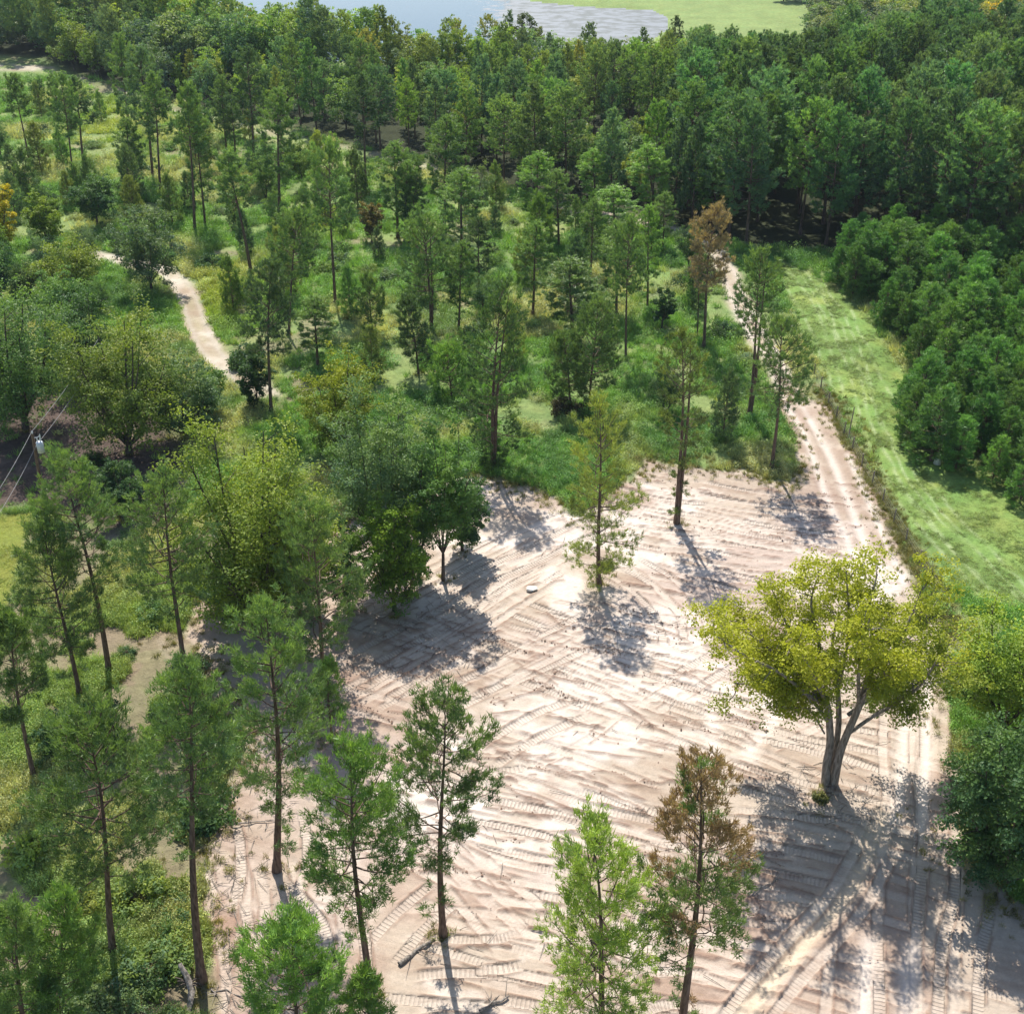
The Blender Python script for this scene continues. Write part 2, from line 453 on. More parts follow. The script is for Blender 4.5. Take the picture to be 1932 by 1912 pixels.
def build_ground():
    S = 1932 / 1024
    ys = list(np.arange(2200, 880, -1.3 * S)) + list(np.arange(880, 480, -1.9 * S)) + list(np.arange(480, 130, -3.0 * S)) + list(np.arange(130, -90, -1.6 * S)) + [-130, -170, -210, -250, -290, -320, -345, -362, -375]
    Y = np.array([G(966, y)[1] for y in ys])
    Y = np.concatenate([[-60, -20, 0, 8, 14, 19], Y])
    us = np.arange(-1060, 1061, 1.45 * S) / FPX
    o = np.array([.52, .57, .64, .75, .9, 1.2, 1.6, 2.4])
    us = np.concatenate([-o[::-1], us, o])
    D = np.maximum(depth(Y), 12)
    X = us[None, :] * D[:, None]
    YY = np.repeat(Y[:, None], len(us), 1)
    nr, nc = X.shape
    x = X.reshape(-1); y = YY.reshape(-1)
    z = base_height(x, y)

    # ---- colours of the different grounds
    n_a = fbm(x, y, 14, 40); n_b = fbm(x, y, 4, 50); n_c = fbm(x, y, 1.2, 60, 3)
    green = np.array([.12, .20, .055]); straw = np.array([.30, .30, .13]); deep = np.array([.11, .18, .06])
    col = green[None] * (1 - n_a[:, None]) * 1.3 + straw[None] * n_a[:, None] * .9
    w = sstep(.5, .62, n_b)[:, None]
    col = col * (1 - w * .6) + deep[None] * w * .6
    dsd = sdf(x, y, DIRT) + 2.2 * (n_b - .5) + 1.2 * (n_c - .5)
    bare = (sstep(.60, .68, fbm(x, y, 5, 70)) * np.where(x < 0, .55, .25) + sstep(.46, .58, fbm(x, y, 4, 74)) * .7 * (y < 80) * (x < 0)).clip(0, .85)[:, None]
    col = col * (1 - bare) + np.array([.25, .185, .135])[None] * bare

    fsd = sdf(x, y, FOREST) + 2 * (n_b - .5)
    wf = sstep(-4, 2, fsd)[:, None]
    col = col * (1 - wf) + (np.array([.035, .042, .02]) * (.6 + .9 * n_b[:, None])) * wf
    psd = sdf(x, y, PLANT)
    wp = sstep(-1.0, 2.5, psd)[:, None]
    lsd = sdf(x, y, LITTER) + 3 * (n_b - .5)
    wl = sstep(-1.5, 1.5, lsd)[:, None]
    col = col * (1 - wl) + (np.array([.095, .07, .058]) * (.6 + .9 * n_c[:, None])) * wl  # brown leaf litter, with tree shade also darkened into its colour
    wsd = sdf(x, y, LAWN) + .8 * (n_b - .5)
    wn_ = sstep(-.4, .4, wsd)[:, None]
    col = col * (1 - wn_) + (np.array([.20, .22, .045]) * (.8 + .35 * n_a[:, None])) * wn_
    ssd = sdf(x, y, STRIP) + 1.0 * (n_b - .5)
    ws = sstep(-.6, .6, ssd)[:, None]
    mown = (np.array([.155, .24, .062])[None] + np.array([.05, .02, .005])[None] * sstep(.45, .75, fbm(x, y, 3, 44))[:, None]) * (.7 + .6 * n_b[:, None])
    line = smooth_line(GP([(1500, 500), (1545, 560), (1590, 640), (1625, 730), (1665, 850), (1740, 960), (1850, 1080), (1900, 1130)]), 5)
    sd, sa, ss = seg_dist(x, y, line, False)
    cut = 0
    for off, wd, sdn in ((-2.4, .16, 80), (-1.1, .14, 81), (-.6, .12, 86), (.3, .17, 82), (1.1, .13, 83), (1.9, .2, 84), (3.4, .14, 85)):
        cut = np.maximum(cut, np.exp(-((ss - off - 1.6 * (fbm(sa, sa * 0, 9, sdn) - .5)) / wd) ** 2) * (.25 + .75 * sstep(.30, .62, vnoise(sa, ss * 3, 1.7, sdn + 9))) * (.4 + .6 * fbm(x, y, .5, 46, 2)))
    mown = mown * (1 - .75 * cut[:, None]) + np.array([.38, .43, .24])[None] * .75 * cut[:, None]
    col = col * (1 - ws) + mown * ws
    col = col * (1 - wp * .8) + np.array([.10, .11, .045])[None] * wp * .8
    far = sstep(-20, 10, y - 262 + 12 * n_a)[:, None] * (fsd < -2)[:, None] * (x > -20)[:, None]
    col = col * (1 - far) + (np.array([.20, .26, .09]) * (.8 + .4 * n_b[:, None])) * far
    # dry weeds on the verge between road and fence
    vl = smooth_line(GP([(1545, 735), (1600, 835), (1650, 925), (1695, 1020), (1735, 1090), (1790, 1200)]), 4)
    vd, _, _ = seg_dist(x, y, vl, False)
    wv = np.exp(-((vd) / .9) ** 2)[:, None] * .8
    col = col * (1 - wv) + np.array([.20, .165, .11])[None] * wv

    # ---- scraped soil
    pale = np.array([.42, .345, .272]); pink = np.array([.32, .24, .18]); white = np.array([.62, .545, .475]); umber = np.array([.20, .125, .09])
    m1 = fbm(x, y, 9, 90, 4); m2 = fbm(x, y, 2.6, 95, 4)
    ang = R(-17)
    xs = x * math.cos(ang) + y * math.sin(ang); yss = -x * math.sin(ang) + y * math.cos(ang)
    st = fbm(xs / 6.0, yss, .9, 100, 4)
    st2 = fbm(xs / 9.0, yss, .35, 105, 3)
    soil = pale[None] + (pink - pale)[None] * sstep(.42, .66, m1 * .55 + st * .45)[:, None]
    soil = soil + (white - soil) * (sstep(.50, .64, m2 * .4 + fbm(x, y, 15, 120, 2) * .6) * .85)[:, None]
    soil = soil + (np.array([.31, .215, .165]) - soil) * (sstep(.50, .66, fbm(x, y, 7, 130, 4)) * .6 + .45 * sstep(-7, -14, x + 3 * (m1 - .5)) * sstep(95, 60, y) * sstep(.3, .55, m2))[:, None]
    dk = sstep(.62, .74, st2 * .5 + m2 * .5)
    soil = soil + (umber - soil) * (dk * .5)[:, None]
    hz = .05 * (st - .5) + .065 * (st2 - .5) + .05 * (m2 - .5)

    wd = sstep(-.5, .5, dsd)
    tmask = np.zeros(len(x)); trun = np.zeros(len(x))

    def track(pts, kind='track', gauge=1.9, bw=.55, seed=0):
        """dozer track: two pressed belts with bars, thin broken berms beside them"""
        nonlocal soil, hz, tmask, trun
        L = smooth_line(GP(pts) if kind != 'world' else pts, 5)
        lo = L.min(0) - 2.2; hi = L.max(0) + 2.2
        sel = np.nonzero((x > lo[0]) & (x < hi[0]) & (y > lo[1]) & (y < hi[1]))[0]
        if not len(sel): return
        q, a, s = seg_dist(x[sel], y[sel], L, False)
        tot = np.sum(np.linalg.norm(np.diff(L, axis=0), axis=1))
        ends = sstep(0, .8, a) * sstep(0, .8, tot - a) * (np.abs(np.abs(s) - q) < .05)
        jit = .12 * (vnoise(a, a * 0 + seed, 3.0, 200 + seed % 40) - .5)
        for o in (-gauge / 2, gauge / 2):
            e = np.abs(s - o - jit)
            worn = sstep(.35, .65, vnoise(a + 37 * seed, s * .3, 4.5, 240))
            m = sstep(bw / 2 + .05, bw / 2 - .05, e) * ends
            inn = m > .5
            tmask[sel] = np.where(m > .05, m * (.12 + (.88 if seed > 140 else .6) * worn), tmask[sel])
            trun[sel] = np.where(m > .02, a, trun[sel])
            tone = (pale * 1.05 + (white - pale) * (.1 + .6 * vnoise(a, s, 4, 250)[:, None]))
            soil[sel] = soil[sel] * (1 - m[:, None] * .4) + tone * m[:, None] * .4
            hz[sel] = hz[sel] * (1 - m) + (-.05) * m
            b = np.exp(-((e - bw / 2 - .10) / .07) ** 2) * ends * sstep(.42, .60, vnoise(a + 11 * seed, s * 2, .9, 260))
            hz[sel] += b * .07
            soil[sel] = soil[sel] * (1 - .6 * b[:, None]) + umber * 1.15 * .6 * b[:, None]
        tmask[sel] = np.where(np.abs(s) < gauge / 2 - bw / 2 - .08, tmask[sel] * (1 - .9 * ends), tmask[sel])

    def rut(pts, wid=.35, deep_=.08, tone=white, amt=.7):
        """smooth wheel rut or long windrow edge"""
        nonlocal soil, hz, tmask
        L = smooth_line(GP(pts), 5)
        lo = L.min(0) - 2; hi = L.max(0) + 2
        sel = np.nonzero((x > lo[0]) & (x < hi[0]) & (y > lo[1]) & (y < hi[1]))[0]
        q, a, s = seg_dist(x[sel], y[sel], L, False)
        m = np.exp(-(q / wid) ** 2) * sstep(.1, .4, vnoise(a, a * 0, 4, 300) + .3)
        soil[sel] = soil[sel] * (1 - amt * m[:, None]) + tone * amt * m[:, None]
        hz[sel] -= deep_ * m
        hz[sel] += deep_ * .8 * np.exp(-((q - wid * 1.7) / .14) ** 2)
        tmask[sel] *= (1 - m)

    def furrow(pts, seed):
        """ragged line of turned clods"""
        nonlocal soil, hz
        L = pts
        lo = L.min(0) - 1; hi = L.max(0) + 1
        sel = np.nonzero((x > lo[0]) & (x < hi[0]) & (y > lo[1]) & (y < hi[1]))[0]
        if not len(sel): return
        q, a, s = seg_dist(x[sel], y[sel], L, False)
        nn = sstep(.4, .62, vnoise(a + seed * 9, s * 3, .8, 310))
        ww = .05 + .14 * vnoise(a, a * 0 + seed, 2.5, 311)
        m = np.exp(-((s + .12 * (vnoise(a, a * 0 + seed, 1.1, 312) - .5)) / ww) ** 2) * nn * (np.abs(np.abs(s) - q) < .05)
        soil[sel] = soil[sel] * (1 - .75 * m[:, None]) + umber * .75 * m[:, None]
        hz[sel] += .10 * m

    r = np.random.default_rng(5)
    # background passes across the pad, nearly parallel, then the traced ones on top
    for k in range(46):
        px = r.uniform(560, 1500); py = r.uniform(1130, 1960)
        sl = .24 + .05 * math.sin(py * .006) + r.normal() * .045
        if k % 9 == 0: sl = r.normal(-.5, .12)
        ln = r.uniform(320, 820) if k % 9 else r.uniform(150, 300)
        cv = r.normal() * 22
        q = [(px + t * ln, py + t * ln * sl + cv * math.sin(t * 3.1)) for t in np.linspace(0, 1, 7)]
        track(q, seed=k + 1)
    for k in range(18):
        px = r.uniform(1110, 1330); py = r.uniform(890, 1090)
        ln = r.uniform(180, 380); sl = r.normal(.15, .03)
        track([(px + t * ln, py + t * ln * sl + 9 * math.sin(t * 3)) for t in np.linspace(0, 1, 5)], seed=k + 80)
    for k in range(16):
        px = r.uniform(640, 900); py = r.uniform(1120, 1330)
        ln = r.uniform(120, 300); sl = r.normal(-.5, .1)
        track([(px + t * ln, py + t * ln * sl) for t in np.linspace(0, 1, 4)], seed=k + 110)
    for k in range(10):
        px = r.uniform(400, 620); py = r.uniform(1450, 1900)
        track([(px + 18 * math.sin(t * 3), py + t * 180) for t in np.linspace(0, 1, 4)], seed=k + 130)
    LN = [
        [(645, 1262), (760, 1205), (863, 1153), (930, 1102), (1064, 1036)],
        [(870, 1300), (960, 1262), (1070, 1208), (1130, 1190)],
        [(900, 1060), (980, 1020), (1060, 985), (1120, 970)],
        [(905, 1090), (1000, 1050), (1085, 1005), (1150, 985)],
        [(1158, 1069), (1214, 1108), (1262, 1160), (1278, 1220)],
        [(1190, 1060), (1250, 1095), (1300, 1150), (1318, 1215)],
        [(711, 1810), (772, 1738), (840, 1680)],
        [(766, 1595), (853, 1645), (913, 1712), (974, 1782)],
        [(847, 1595), (900, 1642), (947, 1685), (1010, 1735)],
        [(893, 1468), (1000, 1500), (1114, 1542), (1265, 1578)],
        [(880, 1520), (1010, 1545), (1110, 1580), (1265, 1640)],
        [(893, 1800), (940, 1797), (985, 1788)],
        [(1148, 1605), (1188, 1635), (1265, 1672)],
        [(1165, 1900), (1220, 1868), (1290, 1860)],
        [(560, 1640), (620, 1700), (650, 1760), (660, 1850)],
        [(1476, 1518), (1530, 1524), (1587, 1530)],
        [(1604, 1782), (1598, 1850), (1590, 1990)],
        [(1700, 1330), (1694, 1430), (1705, 1530), (1690, 1700), (1700, 1990)],
        [(1770, 1290), (1772, 1428), (1772, 1629), (1765, 1762), (1765, 1990)],
        [(1835, 1560), (1832, 1700), (1812, 1800), (1806, 1990)],
    ]
    for k, p in enumerate(LN): track(p, seed=k + 150)
    sand = np.array([.56, .46, .34])
    rut([(1670, 1535), (1620, 1655), (1553, 1722), (1473, 1822), (1400, 1940)], .45, .12, sand)
    rut([(1640, 1560), (1590, 1690), (1520, 1779), (1436, 1856), (1370, 1930)], .4, .12, sand)
    track([(1655, 1600), (1600, 1700), (1520, 1790), (1440, 1880), (1395, 1940)], seed=190)
    rut([(1487, 770), (1520, 827), (1550, 911), (1575, 970), (1620, 1060)], .38, .06)
    rut([(1527, 790), (1566, 860), (1604, 952), (1637, 1036), (1665, 1120)], .42, .08)
    rut([(1600, 860), (1640, 950), (1675, 1030), (1705, 1100)], .3, .05)
    rut([(1700, 1200), (1708, 1300), (1700, 1450), (1690, 1550)], .4, .06)
    rut([(1745, 1200), (1750, 1300), (1745, 1450), (1735, 1560)], .4, .06)
    rut([(1640, 1780), (1630, 1850), (1622, 2000)], .5, .05)
    rut([(1720, 1790), (1712, 1850), (1705, 2000)], .45, .05)
    rut([(1340, 1330), (1345, 1380), (1350, 1450)], .5, .05)
    rut([(1430, 1330), (1470, 1330), (1410, 1420)], .5, .05)
    furrows = []
    def fur(pts, k):
        L = smooth_line(GP(pts), 4); furrow(L, k); furrows.append(L)
    for k in range(120):
        px = r.uniform(640, 1420); py = r.uniform(1130, 1700)
        sl = r.normal(.27, .09); ln = r.uniform(60, 260)
        fur([(px + t * ln, py + t * ln * sl + 8 * math.sin(t * 4 + k)) for t in np.linspace(0, 1, 4)], k)
    for k in range(60):
        px = r.uniform(1130, 1560); py = r.uniform(885, 1100)
        ln = r.uniform(40, 170); sl = r.normal(.16, .06)
        fur([(px + t * ln, py + t * ln * sl) for t in np.linspace(0, 1, 3)], k + 200)
    for k, p in enumerate([[(985, 1108), (1020, 1098), (1060, 1088)], [(1075, 1136), (1130, 1146), (1210, 1156)], [(1155, 1168), (1220, 1180), (1280, 1200)],
                           [(1030, 1155), (1060, 1178), (1085, 1182)], [(1040, 1262), (1080, 1275), (1150, 1310), (1230, 1370)], [(930, 1320), (1010, 1298), (1040, 1292)],
                           [(1010, 1440), (1090, 1470), (1180, 1505), (1250, 1560)], [(930, 1345), (1010, 1340), (1140, 1372)], [(860, 1790), (900, 1782), (960, 1782)],
                           [(1430, 1700), (1440, 1760), (1490, 1800)], [(1080, 1740), (1150, 1800), (1240, 1850)]]):
        fur(p, k + 300); fur([(a + 3, b + 5) for a, b in p], k + 320)
    # trails are soil too
    wt = np.zeros(len(x))
    for k, (L, wdt) in enumerate(TRAILS):
        q, a, s = seg_dist(x, y, L, False)
        t = sstep(wdt / 2 + .7, wdt / 2 - .7, q + 1.2 * (n_c - .5) + .8 * (n_b - .5)) * (1 if k in (0, 2) else sstep(.38, .58, fbm(x, y, 4, 360, 3)))
        wt = np.maximum(wt, t * (.85, .55, .95, .5, .4, .85)[k])
        ru = np.exp(-((np.abs(s) - .85) / .28) ** 2) * (t > .2)
        soil = soil * (1 - .5 * ru[:, None]) + white * (.72 if k == 0 else .85) * .5 * ru[:, None]
        md = np.exp(-(s / .4) ** 2) * (t > .2) * .5 * sstep(.3, .6, vnoise(a, s, 2, 350))
        soil = soil * (1 - .5 * md[:, None]) + np.array([.35, .31, .17]) * .5 * md[:, None]
    tmask *= sstep(.0, .5, dsd)
    w = np.maximum(wd, wt)
    col = col * (1 - w[:, None]) + soil * w[:, None]
    z = z + hz * w
    # grassy unevenness
    z = z + (1 - w) * .10 * (n_c - .5) * (y < 260)

    pd = sdf(x, y, POND)
    isw = pd > 0
    z = np.where(isw, -.45, z)
    film = sstep(-12, 12, x + 4 - 8 * (n_a - .5)) * .5 + .25

    V = np.stack([x, y, z], 1)
    i = np.arange(nr - 1)[:, None] * nc; j = np.arange(nc - 1)[None, :]
    Q = np.stack([i + j, i + j + 1, i + nc + j + 1, i + nc + j], -1).reshape(-1, 4)
    fc = lambda a: a[Q].mean(1)
    cls = np.zeros(len(Q), int)
    cls[fc(fsd) > 0] = 1
    cls[fc(lsd) > 0] = 2
    cls[fc(wsd) > 0] = 3
    cls[fc(ssd) > 0] = 4
    cls[fc(wt) > .5] = 5
    cls[fc(wd) > .5] = 6
    cls[fc(isw.astype(float)) > .5] = 7
    names = ['meadow', 'forest_floor', 'shaded_ground', 'lawn', 'mown_strip', 'dirt_track', 'cleared_ground', 'pond_water']
    labels = ['rough weedy grassland between the trees', 'dark forest floor under the dense trees', 'brown leaf-strewn ground in deep tree shade',
              'short yellow-green lawn at the left edge', 'mown grass strip with pale swaths beside the fence', 'pale sandy track through the weeds',
              'pale scraped soil covered in dozer tracks', 'grey-blue pond behind the wood']
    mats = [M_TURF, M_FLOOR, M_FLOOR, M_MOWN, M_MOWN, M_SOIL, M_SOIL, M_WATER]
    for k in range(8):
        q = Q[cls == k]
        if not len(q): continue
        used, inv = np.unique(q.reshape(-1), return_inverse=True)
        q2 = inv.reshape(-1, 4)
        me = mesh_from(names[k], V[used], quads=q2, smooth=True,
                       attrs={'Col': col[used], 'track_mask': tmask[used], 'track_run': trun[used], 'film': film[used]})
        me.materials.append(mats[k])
        ob = bpy.data.objects.new(names[k], me); COL.objects.link(ob)
        ob['kind'] = 'structure'; ob['label'] = labels[k]
    return furrows

FURROWS = build_ground()

# ------------------------------------------------------------------ tree builders
def pine_meshes(name, seed, H=16.0, cb=.45, Rc=3.0, ntuft=750, bend=.25, lean=(0, 0), low=0, conic=.0, blade=(.30, .05), nb=None, sparse=0.0, yellow=.5, ypatch=0, fork=False, rust=False):
    """a loblolly-like pine: bent tapered trunk, whorled upswept branches, needle tufts on the twigs"""
    r = np.random.default_rng(seed)
    def axis_at(t):
        t = np.asarray(t, float)
        return np.stack([lean[0] * t + bend * np.sin(t * math.pi * 1.1 + seed) * t, lean[1] * t + bend * .7 * np.sin(t * 3.9 + seed * 2) * t, H * t], -1)
    tr = Wood(); lb = Wood()
    r0 = .0105 * H + .03
    ts = np.concatenate([[-.02, .0, .02, .05], np.linspace(.1, 1, 16)])
    P = axis_at(ts); P[0, 2] = -.5
    rad = r0 * np.clip((1 - ts * .93), .06, 1) * np.where(ts < .03, 1.3, 1)
    tr.tube(P, rad, 9)
    if fork:
        t2 = np.linspace(.0, .96, 12)
        P2 = axis_at(t2) + np.stack([.12 + .55 * t2, .1 + 0 * t2, 0 * t2], -1)
        tr.tube(P2, rad[1] * .75 * (1 - t2 * .93), 8)
    nb = nb or int(42 + 14 * (1 - cb))
    az = r.uniform(0, 6.28)
    TP = []; TD = []; TT = []; RS = []
    br = []
    for k in range(nb):
        u = (k + r.random() * .9) / nb
        if r.random() < sparse * (1 - u): continue
        az += 2.4 + r.normal() * .4
        prof = (1 - conic) * math.sqrt(max(0, 1 - (1.02 * (u - .30) / .72) ** 2 if u > .30 else 1 - (.75 * (.30 - u) / .30) ** 2)) + conic * (1 - u) ** .8
        L = Rc * max(prof, .14) * r.uniform(.68 - .2 * conic, 1.18 + .15 * conic)
        br.append((u, az, L))
    for k in range(low):
        br.append((-r.uniform(.02, .9) * cb / (1 - cb), r.uniform(0, 6.28), Rc * r.uniform(.18, .42)))
    wsum = sum(b[2] ** 1.35 for b in br)
    for (u, a, L) in br:
        t = cb + (1 - cb) * u * .985
        p0 = axis_at(t)
        el = R(np.interp(u, [-.5, 0, .5, 1], [-15, -4, 22, 62]) + r.normal() * 9)
        d0 = np.array([math.cos(a) * math.cos(el), math.sin(a) * math.cos(el), math.sin(el)])
        side = unit(np.cross(d0, [0, 0, 1.0]))
        s = np.linspace(0, 1, 6)
        curve = p0 + d0 * (L * s)[:, None] + np.array([0, 0, 1.0]) * (L * .22 * s ** 2.2)[:, None] + side * (L * .12 * np.sin(s * 3 + k) * r.normal())[:, None]
        rb = (.012 + .014 * L) * (1 - .8 * s)
        lb.tube(curve, rb, 4)
        n = max(4, int(round(1.28 * ntuft * L ** 1.35 / wsum)))
        sv = r.uniform(.30 if u < .8 else .1, 1.03, n) ** .8
        C = np.stack([np.interp(sv, s, curve[:, i]) for i in range(3)], -1)
        lat = r.uniform(-1, 1, n) * (L * .40 + .15) * (1.15 - sv * .70)
        upj = r.normal(size=n) * (.10 + .06 * L) + .06 + .06 * L * r.random(n)
        C2 = C + side * lat[:, None] + d0 * (np.abs(lat) * .5)[:, None] + np.array([0, 0, 1.0]) * upj[:, None]
        tw = r.choice(n, max(1, n // 3), replace=False)
        for i in tw:
            lb.tube(np.stack([C[i], C2[i]]), [.014, .006], 3)
        TP.append(C2); dd = unit(C2 - (p0 + d0 * L * .1)) * .6 + np.array([0, 0, .75])
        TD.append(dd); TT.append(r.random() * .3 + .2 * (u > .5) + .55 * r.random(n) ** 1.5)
        RS.append(np.full(n, float(rust and (u > .55 or r.random() < .22) and r.random() < .85)))
    TP = np.concatenate(TP); TD = np.concatenate(TD); TT = np.concatenate(TT)
    nbld = 17
    P = np.repeat(TP, nbld, 0); D = np.repeat(TD, nbld, 0) + r.normal(size=(len(P), 3)) * .62
    P = P + r.normal(size=P.shape) * np.array([.08, .08, .06])
    ln = blade[0] * r.uniform(.7, 1.2, len(P)); w = blade[1] * r.uniform(.7, 1.3, len(P))
    T = np.repeat(TT, nbld) * (.6 + .8 * r.random(len(P))) * yellow * 2
    tri = blades(P, D, ln, w, r)
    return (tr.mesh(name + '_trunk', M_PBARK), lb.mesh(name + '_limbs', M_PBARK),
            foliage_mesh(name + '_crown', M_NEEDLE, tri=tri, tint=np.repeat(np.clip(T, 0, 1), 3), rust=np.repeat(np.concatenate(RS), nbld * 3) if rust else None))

def broad_meshes(name, seed, H=12.0, Rc=4.5, cb=.25, nlimb=7, nsub=8, nleaf=34, leaf=.20, r0=.3, mat=None, stems=1, lump=1.0, droop=0, asp=.62, density=1.0, tip=.5):
    """a spreading broadleaf tree: forked limbs reaching to an uneven crown, leaf clusters on the twigs"""
    r = np.random.default_rng(seed)
    mat = mat or M_DBARK
    tr = Wood(); lb = Wood()
    fork = H * cb
    LP = []; LN_ = []; LT = []; LS = []
    cz = H * (1 + cb) / 2; rz = H * (1 - cb) / 2
    bases = []
    for s in range(stems):
        a = 6.28 * s / stems + r.random()
        sp = 0 if stems == 1 else .35
        top = np.array([math.cos(a) * sp * 2.2, math.sin(a) * sp * 2.2, fork * r.uniform(.9, 1.25)])
        p = np.stack([np.array([math.cos(a) * sp * .4, math.sin(a) * sp * .4, -.4]), np.array([math.cos(a) * sp * .5, math.sin(a) * sp * .5, fork * .35]), top])
        rr = r0 / math.sqrt(stems)
        tr.tube(smooth_line(p, 4), np.interp(np.linspace(0, 1, 9), [0, .12, 1], [1.4, 1.0, .72]) * rr, 10)
        bases.append((top, rr * .72))
    for k in range(nlimb):
        b, br = bases[k % stems]
        a = 2.4 * k + r.normal() * .3
        u = (k + .5) / nlimb
        el = math.acos(np.clip(1 - 1.25 * u ** .9, -1, 1))        # from the top down to the sides
        rad_ = r.uniform(.55, .78)
        tgt = np.array([math.cos(a) * math.sin(el) * Rc * rad_, math.sin(a) * math.sin(el) * Rc * rad_, cz + math.cos(el) * rz * rad_])
        mid = b * .45 + tgt * .55 + np.array([0, 0, -.06 * H * math.sin(el)]) + r.normal(size=3) * .25
        cv = smooth_line([b, mid, tgt], 5)
        lr = br * r.uniform(.42, .6) * np.linspace(1, .22, len(cv))
        lb.tube(cv, lr, 6)
        for j in range(nsub):
            t = r.uniform(.35, 1.0); i = int(t * (len(cv) - 1)); p0 = cv[i]
            d = unit(r.normal(size=3) * np.array([1, 1, .7]) + .9 * unit(tgt - np.array([0, 0, cz * .8])))
            L = Rc * r.uniform(.22, .46) * lump
            p1 = p0 + d * L + np.array([0, 0, -droop * L])
            # keep within an uneven envelope
            e = np.array([p1[0] / Rc, p1[1] / Rc, (p1[2] - cz) / rz]); ne = np.linalg.norm(e)
            lim = r.uniform(.85, 1.12)
            if ne > lim:
                e *= lim / ne; p1 = np.array([e[0] * Rc, e[1] * Rc, cz + e[2] * rz])
            lb.tube(np.stack([p0, (p0 + p1) / 2 + r.normal(size=3) * .12, p1]), [lr[i] * .55 + .01, lr[i] * .3 + .01, .012], 4)
            ty = r.random()
            for q in range(6):
                c = p0 + (p1 - p0) * r.uniform(.30, 1.12) + r.normal(size=3) * Rc * .10
                n = int(nleaf * r.uniform(.6, 1.3) * density)
                rad = Rc * r.uniform(.085, .15) * lump
                o = unit(r.normal(size=(n, 3))) * (r.random((n, 1)) ** .45) * np.array([1.25, 1.25, .62]) * rad
                LP.append(c + o)
                LN_.append(o * .8 / rad + r.normal(size=(n, 3)) * .55 + np.array([0, 0, .75]))
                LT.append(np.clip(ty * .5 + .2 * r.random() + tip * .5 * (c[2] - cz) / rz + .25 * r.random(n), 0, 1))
                LS.append(leaf * r.uniform(.7, 1.3, n))
    quad = leaves(np.concatenate(LP), np.concatenate(LN_), np.concatenate(LS), r, asp)
    return (tr.mesh(name + '_trunk', mat), lb.mesh(name + '_limbs', mat),
            foliage_mesh(name + '_crown', M_LEAF, quad=quad, tint=np.repeat(np.concatenate(LT), 4)))

COUNTS = {}
def place_tree(kind, meshes, loc, scale=(1, 1, 1), rz=0.0, color=(.06, .12, .03), label='', cat='tree', group=None, tilt=(0, 0), crown_name='crown'):
    e = bpy.data.objects.new(kind, None); COL.objects.link(e)
    e.empty_display_size = .5
    e.location = loc; e.scale = scale; e.rotation_euler = (tilt[0], tilt[1], rz)
    e['label'] = label; e['category'] = cat
    if group: e['group'] = group
    for nm, me in zip(('trunk', 'limbs', crown_name), meshes):
        if me is None: continue
        o = bpy.data.objects.new(nm, me); COL.objects.link(o); o.parent = e
        o.color = (*color, 1)
        if nm == 'limbs': o['kind'] = 'stuff'
    COUNTS[kind] = COUNTS.get(kind, 0) + 1
    return e

# foliage colours of the kinds of tree in view
PG = (.138, .215, .082); PB = (.170, .285, .085); PD = (.086, .140, .070); PY = (.22, .27, .09)
PBL = (.120, .188, .108); PBR = (.25, .19, .145); PMX = (.14, .20, .075)
OG = (.145, .235, .085); OD = (.080, .145, .065); OY = (.30, .29, .035); OL = (.185, .235, .06); GG = (.15, .215, .12); YL = (.46, .38, .04)
BG = (.10, .155, .10)

